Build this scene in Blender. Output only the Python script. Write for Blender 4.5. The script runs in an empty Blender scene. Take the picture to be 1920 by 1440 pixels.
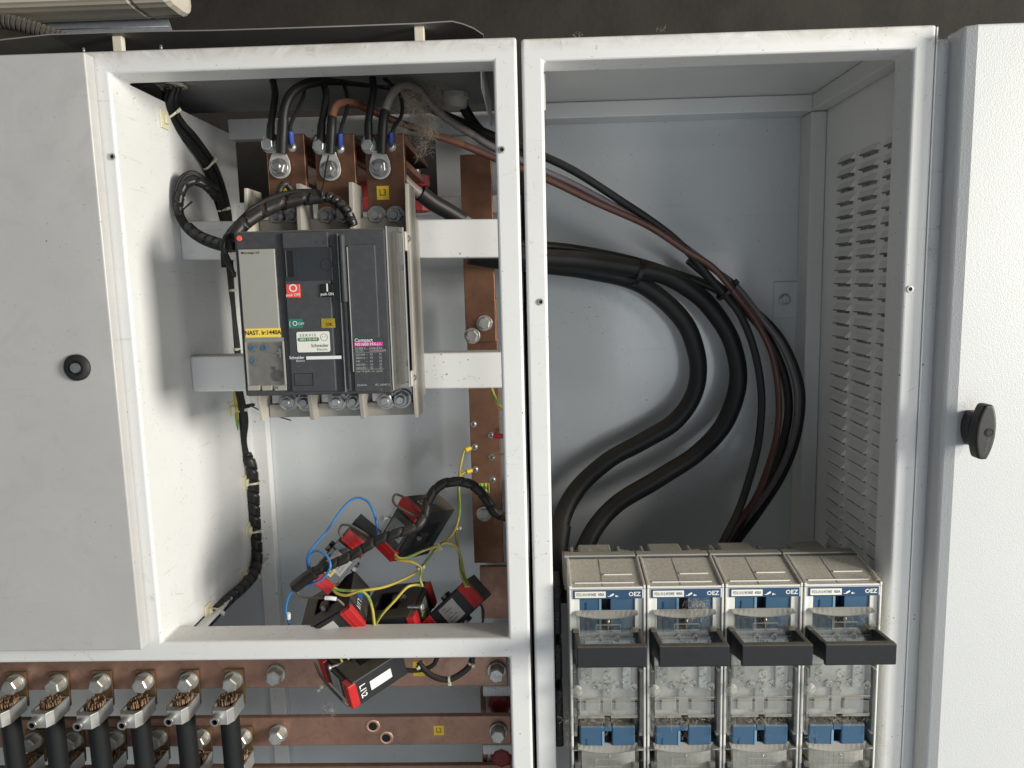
import bpy, bmesh, math, random
from mathutils import Vector, Matrix, Euler
random.seed(7)
S = bpy.context.scene
COL = S.collection
# ------------------------------------------------------------------ camera
FPX = 1413.865                      # focal length in pixels of a 1920 px wide frame
CAMP = Vector((0.0126, -0.9657, 1.55))
RX = Vector((0.99936692, 0.02541322, -0.02489814))     # camera right / down / forward in world axes
RD = Vector((-0.0212513, -0.13485785, -0.99063704))
RF = Vector((-0.02853299, 0.99053901, -0.13423241))
cam = bpy.data.objects.new('camera', bpy.data.cameras.new('camera'))
COL.objects.link(cam)
cam.data.sensor_width = 36.0
cam.data.lens = FPX / 1920 * 36.0
cam.data.clip_start = 0.01
cam.data.clip_end = 100
mw = Matrix((RX, -RD, -RF)).transposed().to_4x4()
mw.translation = CAMP
cam.matrix_world = mw
S.camera = cam
# ------------------------------------------------------------------ light
W = bpy.data.worlds.new('World'); S.world = W; W.use_nodes = True
bg = W.node_tree.nodes['Background']
bg.inputs[0].default_value = (0.78, 0.89, 1.0, 1)
bg.inputs[1].default_value = 0.098
def area(name, loc, target, sx, sy, power, col):
    l = bpy.data.lights.new(name, 'AREA'); l.shape = 'RECTANGLE'; l.size = sx; l.size_y = sy
    l.energy = power; l.color = col
    o = bpy.data.objects.new(name, l); COL.objects.link(o); o.location = loc
    o.rotation_euler = (Vector(target) - Vector(loc)).to_track_quat('-Z', 'Y').to_euler()
    return o
# daylight through the open gateway at the right front: three panes of it
area('gateway_daylight', (3.70, -1.80, 1.95), (-0.1, 0.1, 1.4), 1.2, 1.1, 245, (1.0, 0.955, 0.865))
area('gateway_daylight', (2.55, -3.05, 1.90), (0.2, 0.1, 1.4), 0.55, 1.0, 26, (1.0, 0.96, 0.88))
area('sunlit_ground_bounce', (0.4, -2.7, 0.12), (0.0, 0.1, 1.35), 3.0, 1.6, 19, (0.86, 0.94, 1.0))
area('window_daylight', (1.15, -3.5, 1.25), (0.3, 0, 1.45), 1.1, 0.9, 8, (0.93, 0.97, 1.0))
S.view_settings.view_transform = 'Standard'
S.view_settings.look = 'None'
S.view_settings.exposure = 0.08
S.view_settings.gamma = 1.0
S.view_settings.use_curve_mapping = False
S.render.engine = 'CYCLES'
S.cycles.use_denoising = True
S.cycles.max_bounces = 8
S.cycles.transparent_max_bounces = 16
S.cycles.sample_clamp_indirect = 4
S.cycles.caustics_reflective = False
S.cycles.caustics_refractive = False

# ------------------------------------------------------------------ helpers
def U(px, py, y=0.0):
    """point of the place seen at photo pixel (px,py), on the plane at depth y"""
    d = RX * ((px - 960) / FPX) + RD * ((py - 720) / FPX) + RF
    return CAMP + d * ((y - CAMP.y) / d.y)

def empty(name, loc=(0, 0, 0), label=None, cat=None, group=None, kind=None):
    o = bpy.data.objects.new(name, None); o.empty_display_size = 0.02
    COL.objects.link(o); o.location = loc
    tag(o, label, cat, group, kind)
    return o
def tag(o, label=None, cat=None, group=None, kind=None):
    if label: o['label'] = label
    if cat: o['category'] = cat
    if group: o['group'] = group
    if kind: o['kind'] = kind
    return o
def adopt(o, parent):
    if parent is not None:
        o.parent = parent
        # world-space data under a translated/rotated parent
        m = parent_world(parent)
        o.matrix_parent_inverse = m.inverted()
def parent_world(p):
    m = p.matrix_basis.copy()
    if p.parent is not None:
        m = parent_world(p.parent) @ p.matrix_parent_inverse @ m
    return m
def link(name, me, mats, parent=None, M=None, bevel=0, seg=2):
    for m in (mats if isinstance(mats, (list, tuple)) else [mats]):
        if len(me.materials) == 0 or m.name not in [x.name for x in me.materials if x]:
            me.materials.append(m)
    o = bpy.data.objects.new(name, me); COL.objects.link(o)
    if M is not None: o.matrix_basis = M
    adopt(o, parent)
    if bevel:
        b = o.modifiers.new('bevel', 'BEVEL'); b.width = bevel; b.segments = seg
        b.limit_method = 'ANGLE'; b.angle_limit = math.radians(35)
    return o
def inst(name, me, parent, M):
    o = bpy.data.objects.new(name, me); COL.objects.link(o); o.matrix_basis = M
    adopt(o, parent); return o

def catmull(P, n=10):
    P = [Vector(p) for p in P]
    if len(P) < 3: return P
    Q = [2 * P[0] - P[1]] + P + [2 * P[-1] - P[-2]]
    out = []
    for i in range(1, len(Q) - 2):
        a, b, c, d = Q[i-1], Q[i], Q[i+1], Q[i+2]
        for k in range(n):
            t = k / n
            out.append(0.5 * ((2*b) + (c-a)*t + (2*a-5*b+4*c-d)*t*t + (3*b-a-3*c+d)*t**3))
    out.append(P[-1]); return out
def resample(P, step):
    out = [P[0]]; acc = 0
    for a, b in zip(P[:-1], P[1:]):
        L = (b-a).length
        if L < 1e-9: continue
        t = step - acc
        while t <= L:
            out.append(a + (b-a) * (t/L)); t += step
        acc = (acc + L) % step
    if (out[-1]-P[-1]).length > step*.2: out.append(P[-1])
    return out

class MB:
    def __init__(s): s.v = []; s.f = []; s.m = []; s.sm = []
    def face(s, idx, mi=0, smooth=False): s.f.append(tuple(idx)); s.m.append(mi); s.sm.append(smooth)
    def box(s, x0, x1, y0, y1, z0, z1, mi=0, M=None):
        if x0 > x1: x0, x1 = x1, x0
        if y0 > y1: y0, y1 = y1, y0
        if z0 > z1: z0, z1 = z1, z0
        n = len(s.v)
        c = [Vector((x, y, z)) for z in (z0, z1) for y in (y0, y1) for x in (x0, x1)]
        if M is not None: c = [M @ p for p in c]
        s.v += c
        for q in ((0,2,3,1),(4,5,7,6),(0,1,5,4),(2,6,7,3),(0,4,6,2),(1,3,7,5)): s.face([n+i for i in q], mi)
        return s
    def hexa(s, c, mi=0):
        """8 corners: bottom ring 4, top ring 4"""
        n = len(s.v); s.v += [Vector(p) for p in c]
        for q in ((3,2,1,0),(4,5,6,7),(0,1,5,4),(1,2,6,5),(2,3,7,6),(3,0,4,7)): s.face([n+i for i in q], mi)
        return s
    def prism(s, poly, d0, d1, M=None, mi=0, smooth=False):
        """polygon in local xy, extruded local z d0..d1"""
        n = len(s.v); k = len(poly)
        M = M or Matrix.Identity(4)
        for z in (d0, d1):
            for p in poly: s.v.append(M @ Vector((p[0], p[1], z)))
        s.face([n+i for i in range(k)][::-1], mi); s.face([n+k+i for i in range(k)], mi)
        for i in range(k): s.face([n+i, n+(i+1)%k, n+k+(i+1)%k, n+k+i], mi, smooth)
        return s
    def cyl(s, c, axis, r, h, seg=16, r2=None, mi=0, cap=True, rot=0.0, smooth=True):
        c = Vector(c); a = Vector(axis).normalized()
        u = a.orthogonal().normalized(); w = a.cross(u)
        r2 = r if r2 is None else r2; n = len(s.v)
        for q, rr in ((0, r), (h, r2)):
            for i in range(seg):
                t = 2*math.pi*i/seg + rot
                s.v.append(c + a*q + (u*math.cos(t) + w*math.sin(t))*rr)
        for i in range(seg):
            j = (i+1) % seg
            s.face([n+i, n+j, n+seg+j, n+seg+i], mi, smooth)
        if cap:
            s.face([n+i for i in range(seg)][::-1], mi); s.face([n+seg+i for i in range(seg)], mi)
        return s
    def lathe(s, c, axis, prof, seg=20, mi=0, smooth=True, caps=True):
        """prof: list of (radius, height)"""
        c = Vector(c); a = Vector(axis).normalized()
        u = a.orthogonal().normalized(); w = a.cross(u); n = len(s.v)
        for r, h in prof:
            for i in range(seg):
                t = 2*math.pi*i/seg
                s.v.append(c + a*h + (u*math.cos(t)+w*math.sin(t))*r)
        for k in range(len(prof)-1):
            for i in range(seg):
                j = (i+1) % seg
                s.face([n+k*seg+i, n+k*seg+j, n+(k+1)*seg+j, n+(k+1)*seg+i], mi, smooth)
        if caps:
            s.face([n+i for i in range(seg)][::-1], mi)
            s.face([n+(len(prof)-1)*seg+i for i in range(seg)], mi)
        return s
    def tube(s, P, r, seg=10, rfun=None, mfun=None, mi=0, cap=True, flat=1.0):
        n0 = len(s.v); P = [Vector(p) for p in P]; N = len(P)
        T = []
        for i in range(N):
            t = P[min(i+1, N-1)] - P[max(i-1, 0)]
            T.append(t.normalized() if t.length > 1e-9 else Vector((0,0,1)))
        u = T[0].orthogonal().normalized(); dist = 0
        for i in range(N):
            if i:
                dist += (P[i]-P[i-1]).length
                u = (u - T[i]*u.dot(T[i]))
                u = u.normalized() if u.length > 1e-6 else T[i].orthogonal().normalized()
            w = T[i].cross(u)
            for k in range(seg):
                a = 2*math.pi*k/seg
                rr = rfun(a, dist) if rfun else r
                s.v.append(P[i] + u*math.cos(a)*rr + w*math.sin(a)*rr*flat)
        for i in range(N-1):
            for k in range(seg):
                j = (k+1) % seg
                s.face([n0+i*seg+k, n0+i*seg+j, n0+(i+1)*seg+j, n0+(i+1)*seg+k],
                       mfun(k, i) if mfun else mi, True)
        if cap:
            s.face([n0+k for k in range(seg)][::-1], mi); s.face([n0+(N-1)*seg+k for k in range(seg)], mi)
        return s
    def grid(s, xs, zs, solid, y0, y1, M=None, mi=0):
        """plate with holes: cells solid(i,j) between grid lines in x/z, thickness y0..y1 (front y0)"""
        nx, nz = len(xs), len(zs); n = len(s.v)
        for y in (y0, y1):
            for z in zs:
                for x in xs:
                    p = Vector((x, y, z)); s.v.append(M @ p if M is not None else p)
        id = lambda i, j, b: n + b*nx*nz + j*nx + i
        ok = lambda i, j: 0 <= i < nx-1 and 0 <= j < nz-1 and solid(i, j)
        for j in range(nz-1):
            for i in range(nx-1):
                if not ok(i, j): continue
                s.face([id(i,j,0), id(i+1,j,0), id(i+1,j+1,0), id(i,j+1,0)], mi)
                s.face([id(i,j,1), id(i,j+1,1), id(i+1,j+1,1), id(i+1,j,1)], mi)
                if not ok(i-1, j): s.face([id(i,j,0), id(i,j+1,0), id(i,j+1,1), id(i,j,1)], mi)
                if not ok(i+1, j): s.face([id(i+1,j,0), id(i+1,j,1), id(i+1,j+1,1), id(i+1,j+1,0)], mi)
                if not ok(i, j-1): s.face([id(i,j,0), id(i,j,1), id(i+1,j,1), id(i+1,j,0)], mi)
                if not ok(i, j+1): s.face([id(i,j+1,0), id(i+1,j+1,0), id(i+1,j+1,1), id(i,j+1,1)], mi)
        return s
    def mesh(s, name='mesh'):
        me = bpy.data.meshes.new(name)
        me.from_pydata([tuple(v) for v in s.v], [], s.f)
        me.polygons.foreach_set('material_index', s.m)
        me.polygons.foreach_set('use_smooth', s.sm)
        bm = bmesh.new(); bm.from_mesh(me)
        bmesh.ops.recalc_face_normals(bm, faces=bm.faces)
        for e in bm.edges:
            if len(e.link_faces) == 2 and e.calc_face_angle(0) > 0.7: e.smooth = False
        bm.to_mesh(me); bm.free()
        return me
    def build(s, name, mats, parent=None, bevel=0, seg=2, M=None):
        me = s.mesh(name)
        for m in (mats if isinstance(mats, (list, tuple)) else [mats]): me.materials.append(m)
        o = bpy.data.objects.new(name, me); COL.objects.link(o)
        if M is not None: o.matrix_basis = M
        adopt(o, parent)
        if bevel:
            b = o.modifiers.new('bevel', 'BEVEL'); b.width = bevel; b.segments = seg
            b.limit_method = 'ANGLE'; b.angle_limit = math.radians(35)
        return o

# ------------------------------------------------------------------ materials
def mat(name, col, rough=0.5, metal=0.0, var=0.0, vscale=6.0, col2=None, v2=None, bump=0.0, bscale=300.0,
        dust=0.0, dustcol=(0.30, 0.265, 0.21), dscale=60.0, specks=0.0, spec=0.5, coat=0.0, alldust=0.0, rvar=0.0, topdirt=0.0):
    m = bpy.data.materials.new(name); m.use_nodes = True
    nt = m.node_tree; N = nt.nodes; L = nt.links
    b = N['Principled BSDF']
    b.inputs['Roughness'].default_value = rough
    b.inputs['Metallic'].default_value = metal
    b.inputs['Specular IOR Level'].default_value = spec
    if coat:
        b.inputs['Coat Weight'].default_value = coat; b.inputs['Coat Roughness'].default_value = 0.08
    tc = N.new('ShaderNodeNewGeometry')
    def noise(scale, detail=4, rough_=0.6, dist=0.0):
        n = N.new('ShaderNodeTexNoise'); n.inputs['Scale'].default_value = scale
        n.inputs['Detail'].default_value = detail; n.inputs['Roughness'].default_value = rough_
        n.inputs['Distortion'].default_value = dist
        L.new(tc.outputs['Position'], n.inputs['Vector']); return n.outputs['Fac']
    def ramp(src, lo, hi):
        r = N.new('ShaderNodeMapRange'); r.inputs['From Min'].default_value = lo; r.inputs['From Max'].default_value = hi
        L.new(src, r.inputs['Value']); return r.outputs['Result']
    def mix(fac, a, b_):
        x = N.new('ShaderNodeMix'); x.data_type = 'RGBA'
        if hasattr(fac, 'links'): L.new(fac, x.inputs[0])
        else: x.inputs[0].default_value = fac
        for sck, v in ((x.inputs[6], a), (x.inputs[7], b_)):
            if hasattr(v, 'links'): L.new(v, sck)
            else: sck.default_value = (*v, 1)
        return x.outputs[2]
    def math_(op, a, b_):
        x = N.new('ShaderNodeMath'); x.operation = op
        for i, v in enumerate((a, b_)):
            if hasattr(v, 'links'): L.new(v, x.inputs[i])
            else: x.inputs[i].default_value = v
        return x.outputs[0]
    c = tuple(col)
    if var or col2:
        c2 = col2 or tuple(x * (1 - var) for x in col)
        c = mix(ramp(noise(vscale, 5, 0.62), 0.36, 0.64), c, c2)
        if v2: c = mix(math_('MULTIPLY', ramp(noise(vscale * 3.7, 6, 0.7, 1.5), 0.50, 0.72), 0.75), c, v2)
    if specks:
        sp = ramp(noise(230, 2, 0.5), 0.705, 0.72)
        sp = math_('MULTIPLY', sp, ramp(noise(17, 2, .5), 0.45, 0.62))
        c = mix(math_('MULTIPLY', sp, specks), c, (0.10, 0.085, 0.07))
        sc = math_('MULTIPLY', ramp(noise(30, 8, 0.75, 2.2), 0.60, 0.74), 0.55 * specks)
        c = mix(sc, c, (0.33, 0.29, 0.23))
        mp = N.new('ShaderNodeMapping'); mp.inputs['Scale'].default_value = (7, 7, 120); L.new(tc.outputs['Position'], mp.inputs[0])
        sn = N.new('ShaderNodeTexNoise'); sn.inputs['Scale'].default_value = 1.0; sn.inputs['Detail'].default_value = 6; sn.inputs['Roughness'].default_value = 0.7; L.new(mp.outputs[0], sn.inputs['Vector'])
        c = mix(math_('MULTIPLY', ramp(sn.outputs['Fac'], 0.62, 0.72), 0.34 * specks), c, (0.36, 0.32, 0.27))
    if topdirt:
        sz = N.new('ShaderNodeSeparateXYZ'); L.new(tc.outputs['Position'], sz.inputs[0])
        td = math_('MULTIPLY', ramp(sz.outputs['Z'], 1.826, 1.8445), ramp(noise(22, 8, 0.72, 1.2), 0.34, 0.70))
        c = mix(math_('MULTIPLY', td, topdirt), c, (0.30, 0.215, 0.14))
    if dust or alldust:
        g = N.new('ShaderNodeNewGeometry'); sx = N.new('ShaderNodeSeparateXYZ')
        L.new(g.outputs['Normal'], sx.inputs[0])
        up = ramp(sx.outputs['Z'], 0.25, 0.85)
        nd = ramp(noise(dscale, 6, 0.7), 0.30, 0.62)
        fac = math_('MULTIPLY', math_('MULTIPLY', up, dust), math_('ADD', math_('MULTIPLY', nd, 0.38), 0.62))
        if alldust: fac = math_('MAXIMUM', fac, math_('MULTIPLY', ramp(noise(dscale * 1.7, 6, 0.75), 0.45, 0.75), alldust))
        c = mix(fac, c, dustcol)
        rr = math_('ADD', math_('MULTIPLY', fac, 0.9 - rough), rough)
        L.new(rr, b.inputs['Roughness'])
    elif rvar:
        L.new(math_('ADD', math_('MULTIPLY', ramp(noise(vscale * 2.3, 5, .65), .3, .7), rvar), rough - rvar / 2), b.inputs['Roughness'])
    if hasattr(c, 'links'): L.new(c, b.inputs['Base Color'])
    else: b.inputs['Base Color'].default_value = (*c, 1)
    if bump:
        bn = N.new('ShaderNodeBump'); bn.inputs['Strength'].default_value = bump; bn.inputs['Distance'].default_value = 0.001
        L.new(noise(bscale, 3, 0.55), bn.inputs['Height']); L.new(bn.outputs[0], b.inputs['Normal'])
    return m

def clear_plastic(name, tint=(0.90, 0.91, 0.90), haze=0.12, rough=0.06, dust=0.6, blotch=1.0):
    m = bpy.data.materials.new(name); m.use_nodes = True
    nt = m.node_tree; N = nt.nodes; L = nt.links; N.clear()
    out = N.new('ShaderNodeOutputMaterial')
    tr = N.new('ShaderNodeBsdfTransparent'); tr.inputs[0].default_value = (*tint, 1)
    gl = N.new('ShaderNodeBsdfGlossy'); gl.inputs['Roughness'].default_value = rough
    di = N.new('ShaderNodeBsdfDiffuse'); di.inputs[0].default_value = (0.52, 0.50, 0.46, 1)
    lw = N.new('ShaderNodeLayerWeight'); lw.inputs[0].default_value = 0.5
    pw = N.new('ShaderNodeMath'); pw.operation = 'POWER'; pw.inputs[1].default_value = 4.0; L.new(lw.outputs['Facing'], pw.inputs[0])
    fr = N.new('ShaderNodeMath'); fr.operation = 'MULTIPLY_ADD'; fr.inputs[1].default_value = 0.85; fr.inputs[2].default_value = 0.045; L.new(pw.outputs[0], fr.inputs[0])
    m1 = N.new('ShaderNodeMixShader'); L.new(fr.outputs[0], m1.inputs[0]); L.new(tr.outputs[0], m1.inputs[1]); L.new(gl.outputs[0], m1.inputs[2])
    tc = N.new('ShaderNodeTexCoord'); n = N.new('ShaderNodeTexNoise'); n.inputs['Scale'].default_value = 90; n.inputs['Detail'].default_value = 6
    L.new(tc.outputs['Object'], n.inputs['Vector'])
    g = N.new('ShaderNodeNewGeometry'); sx = N.new('ShaderNodeSeparateXYZ'); L.new(g.outputs['Normal'], sx.inputs[0])
    ab = N.new('ShaderNodeMath'); ab.operation = 'ABSOLUTE'; L.new(sx.outputs['Z'], ab.inputs[0])
    up = N.new('ShaderNodeMapRange'); up.inputs[1].default_value = 0.35; up.inputs[2].default_value = 0.9; up.inputs[3].default_value = 0; up.inputs[4].default_value = dust
    L.new(ab.outputs[0], up.inputs[0])
    r = N.new('ShaderNodeMapRange'); r.inputs[1].default_value = 0.35; r.inputs[2].default_value = 0.75; r.inputs[3].default_value = haze*(1 - .6*blotch); r.inputs[4].default_value = haze*(1 + blotch)
    L.new(n.outputs['Fac'], r.inputs[0])
    ad = N.new('ShaderNodeMath'); ad.operation = 'ADD'; ad.use_clamp = True; L.new(up.outputs[0], ad.inputs[0]); L.new(r.outputs[0], ad.inputs[1])
    m2 = N.new('ShaderNodeMixShader'); L.new(ad.outputs[0], m2.inputs[0]); L.new(m1.outputs[0], m2.inputs[1]); L.new(di.outputs[0], m2.inputs[2])
    L.new(m2.outputs[0], out.inputs[0])
    return m

WHITE = mat('frame_paint', (0.755, 0.758, 0.752), 0.34, bump=0.10, bscale=420, var=0.05, vscale=5, specks=1.25, dust=0.30, dustcol=(0.42, 0.35, 0.26), topdirt=0.75)
WALLP = mat('panel_paint', (0.64, 0.64, 0.63), 0.30, bump=0.05, bscale=90, var=0.05, vscale=3.5, specks=0.35, dust=0.3)
GLOSS = mat('gloss_panel_paint', (0.58, 0.605, 0.62), 0.13, bump=0.13, bscale=60, var=0.05, vscale=3, specks=0.6, dust=0.4)
DOORP = mat('door_paint', (0.53, 0.525, 0.515), 0.42, bump=0.12, bscale=380, var=0.10, vscale=3.2, v2=(0.455, 0.45, 0.44), specks=0.7, dust=0.5)
TEXP = mat('textured_door_paint', (0.58, 0.595, 0.60), 0.40, bump=0.40, bscale=540, var=0.04, vscale=4)
LOUVP = mat('louvre_paint', (0.76, 0.76, 0.745), 0.45, bump=0.06, bscale=300, var=0.06, vscale=6, dust=0.2)
SOOTGAP = mat('soot_and_gap_dark', (0.13, 0.122, 0.108), 0.95, col2=(0.36, 0.35, 0.33), vscale=55)  # soot on the hoods; also paints the shade of the louvre slots
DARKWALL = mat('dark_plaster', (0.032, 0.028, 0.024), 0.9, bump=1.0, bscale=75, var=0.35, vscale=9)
BLACKGAP = mat('seal_black', (0.012, 0.012, 0.013), 0.8)
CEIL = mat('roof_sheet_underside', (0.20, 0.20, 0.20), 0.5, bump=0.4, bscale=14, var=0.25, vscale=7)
GALV = mat('galvanised', (0.38, 0.41, 0.45), 0.5, metal=0.35, var=0.22, vscale=90, bump=0.05)
CREAM = mat('lamp_diffuser', (0.74, 0.69, 0.57), 0.45, var=0.06, vscale=12)
BEIGEW = mat('beige_plaster', (0.40, 0.34, 0.26), 0.9, var=0.2, vscale=8, bump=0.3, bscale=90)
CONDUIT = mat('conduit_black', (0.07, 0.062, 0.055), 0.6, dust=0.6)
COPPER = mat('aged_copper', (0.27, 0.135, 0.080), 0.44, metal=0.75, col2=(0.20, 0.100, 0.062), vscale=14, v2=(0.16, 0.085, 0.058), bump=0.06, bscale=150, rvar=0.2)
COPPERH = mat('busbar_copper', (0.40, 0.235, 0.17), 0.46, metal=0.65, col2=(0.31, 0.175, 0.125), vscale=11, v2=(0.23, 0.13, 0.095), bump=0.05, bscale=120, rvar=0.2)
COPPERB = mat('bright_copper', (0.80, 0.47, 0.33), 0.3, metal=0.9, var=0.15, vscale=60)
STRAND = mat('copper_strand', (0.32, 0.18, 0.095), 0.5, metal=0.5, var=0.45, vscale=60, dust=0.35)
TIN = mat('tinned_lug', (0.66, 0.65, 0.62), 0.48, metal=0.6, var=0.2, vscale=80, alldust=0.1, dscale=120)
BRASSY = mat('tarnished_tongue', (0.26, 0.165, 0.085), 0.5, metal=0.6, var=0.5, vscale=50, dust=0.4)
ZINC = mat('zinc_steel', (0.55, 0.55, 0.54), 0.40, metal=0.85, var=0.25, vscale=90, dust=0.25, alldust=0.12, dscale=130)
ZINCG = mat('zinc_greenish', (0.60, 0.60, 0.565), 0.40, metal=0.72, var=0.25, vscale=90, dust=0.4, alldust=0.15, dscale=120)
ZINCD = mat('dull_zinc', (0.42, 0.42, 0.41), 0.38, metal=0.85, var=0.25, vscale=90)
ALU = mat('aluminium_clamp', (0.70, 0.70, 0.68), 0.38, metal=0.75, var=0.15, vscale=60, dust=0.85, dustcol=(0.24, 0.21, 0.165))
SLATE = mat('slate_plastic', (0.052, 0.055, 0.060), 0.48, var=0.12, vscale=14, alldust=0.10, dscale=70, dust=0.5)
SLATE2 = mat('slate_plastic_panel', (0.058, 0.061, 0.066), 0.44, var=0.10, vscale=12, alldust=0.08, dscale=60, dust=0.4)
DKBLUE = mat('dark_pocket_plastic', (0.032, 0.036, 0.043), 0.4, var=0.1, vscale=20)
PITCH = mat('pitch_black', (0.006, 0.006, 0.007), 0.6)
TRIPG = mat('trip_unit_grey', (0.35, 0.345, 0.315), 0.45, var=0.05, vscale=20)
TRIPD = mat('trip_unit_dark_grey', (0.27, 0.265, 0.25), 0.5, var=0.06, vscale=20)
BEIGE = mat('beige_plastic', (0.55, 0.51, 0.44), 0.5, var=0.12, vscale=14, dust=0.4, alldust=0.1)
BEIGED = mat('beige_grey_plastic', (0.36, 0.34, 0.30), 0.5, var=0.15, vscale=14, dust=0.5, alldust=0.15)
RED = mat('red_plastic', (0.52, 0.022, 0.022), 0.35, dust=0.15, var=0.1, vscale=30)
RED2 = mat('dark_red_insulator', (0.26, 0.018, 0.022), 0.45, dust=0.4, var=0.2, vscale=30)
REDB = mat('red_button', (0.80, 0.09, 0.06), 0.4)
ORANGE = mat('orange_button', (0.90, 0.13, 0.08), 0.4)
GREEN = mat('green_window', (0.03, 0.24, 0.17), 0.3, var=0.2, vscale=50)
OCHRE = mat('ochre_window', (0.42, 0.31, 0.03), 0.3, var=0.3, vscale=70)
YELLOW = mat('yellow_label', (0.86, 0.58, 0.03), 0.5)
YELLOWL = mat('bright_yellow_label', (0.90, 0.66, 0.10), 0.5)
PAPER = mat('white_label', (0.80, 0.79, 0.73), 0.5)
PAPERG = mat('grey_label', (0.46, 0.46, 0.45), 0.45, var=0.1, vscale=80)
MAGENTA = mat('magenta_label', (0.66, 0.03, 0.30), 0.45)
INK = mat('black_ink', (0.02, 0.018, 0.016), 0.6)
INKG = mat('grey_ink', (0.10, 0.10, 0.095), 0.6)
INKW = mat('white_ink', (0.78, 0.78, 0.77), 0.6)
INKP = mat('pale_print', (0.42, 0.43, 0.43), 0.6)
INKGR = mat('green_ink', (0.045, 0.12, 0.06), 0.6)
BLUEDIAL = mat('blue_dial', (0.07, 0.24, 0.50), 0.35)
BLACKC = mat('black_cable', (0.012, 0.012, 0.013), 0.48, spec=0.3, var=0.2, vscale=40, dust=0.22, dscale=45, dustcol=(0.08, 0.068, 0.05))
THICKC = mat('thick_black_cable', (0.012, 0.013, 0.014), 0.52, spec=0.3, var=0.2, vscale=20, dust=0.65, dscale=30, dustcol=(0.085, 0.07, 0.05))
SPIRAL = mat('spiral_sleeve', (0.013, 0.013, 0.013), 0.36, spec=0.4, dust=0.35, dscale=60, dustcol=(0.13, 0.11, 0.085))
SPIRALD = mat('dusty_spiral_sleeve', (0.016, 0.015, 0.014), 0.45, spec=0.35, dust=0.55, alldust=0.2, dscale=50, dustcol=(0.085, 0.07, 0.052))
BROWNC = mat('brown_cable', (0.165, 0.062, 0.034), 0.45, var=0.3, vscale=20, dust=0.35, dscale=40)
BROWND = mat('dark_brown_cable', (0.095, 0.038, 0.028), 0.45, var=0.2, vscale=20)
GREYC = mat('grey_cable', (0.17, 0.145, 0.13), 0.5, var=0.15, vscale=20, dust=0.25)
GREYD = mat('purple_grey_cable', (0.115, 0.10, 0.108), 0.4, var=0.12, vscale=20)
BLUEW = mat('blue_wire', (0.035, 0.19, 0.48), 0.4, dust=0.2)
YEL = mat('yellow_wire', (0.50, 0.39, 0.075), 0.42, dust=0.15)
GRN = mat('green_wire', (0.14, 0.24, 0.05), 0.42)
GREYW = mat('grey_brown_wire', (0.075, 0.06, 0.052), 0.5, dust=0.3)
NYLON = mat('nylon_tie', (0.66, 0.63, 0.50), 0.45, var=0.1, vscale=60)
NYLONY = mat('nylon_mount', (0.72, 0.68, 0.49), 0.5, var=0.08, vscale=60)
CTBLACK = mat('transformer_black', (0.020, 0.021, 0.025), 0.5, var=0.2, vscale=40, dust=0.55, dscale=55, dustcol=(0.14, 0.115, 0.08))
CTBACK = mat('transformer_backplate', (0.13, 0.13, 0.13), 0.5)
FERR = mat('blue_ferrule', (0.03, 0.07, 0.33), 0.4)
FERY = mat('yellow_ferrule', (0.80, 0.55, 0.03), 0.4)
FERR_R = mat('red_ferrule', (0.45, 0.03, 0.04), 0.4)
FSWHITE = mat('switch_white_plastic', (0.72, 0.72, 0.69), 0.45, dust=0.97, dustcol=(0.34, 0.305, 0.24), dscale=300, var=0.04, vscale=30, bump=0.05)
FSGREY = mat('switch_grey_plastic', (0.36, 0.355, 0.33), 0.5, dust=0.9, dustcol=(0.25, 0.225, 0.18), dscale=150, alldust=0.15)
FSINNER = mat('switch_interior', (0.56, 0.55, 0.52), 0.5, dust=0.4, alldust=0.10, var=0.35, vscale=30)
FSBLUE = mat('blue_plastic', (0.029, 0.090, 0.168), 0.45, dust=0.75, dustcol=(0.30, 0.29, 0.26), dscale=120, alldust=0.05)
NAVY = mat('navy_label', (0.012, 0.055, 0.13), 0.45)
DNAVY = mat('dusty_navy', (0.015, 0.035, 0.075), 0.6, dust=0.6, alldust=0.35, dscale=140)
BOSS = clear_plastic('moulded_boss', (0.97, 0.97, 0.96), haze=0.17, rough=0.10, dust=0.5)
HANDLE = mat('handle_black', (0.013, 0.014, 0.017), 0.45, spec=0.35, dust=0.75, dustcol=(0.16, 0.14, 0.11), dscale=120, alldust=0.05)
CLEAR = clear_plastic('clear_cover', haze=0.055)
CLEAR2 = clear_plastic('clear_side_guard', (0.93, 0.93, 0.91), haze=0.07, rough=0.12, dust=0.25, blotch=0.15)
WINDOWP = clear_plastic('clear_trip_cover', (0.93, 0.93, 0.92), haze=0.05, rough=0.08, dust=0.1)
DUST = mat('dust_fluff', (0.48, 0.42, 0.33), 0.95)
RUBBER = mat('rubber_black', (0.020, 0.020, 0.021), 0.5, bump=0.1, bscale=250)

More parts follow.
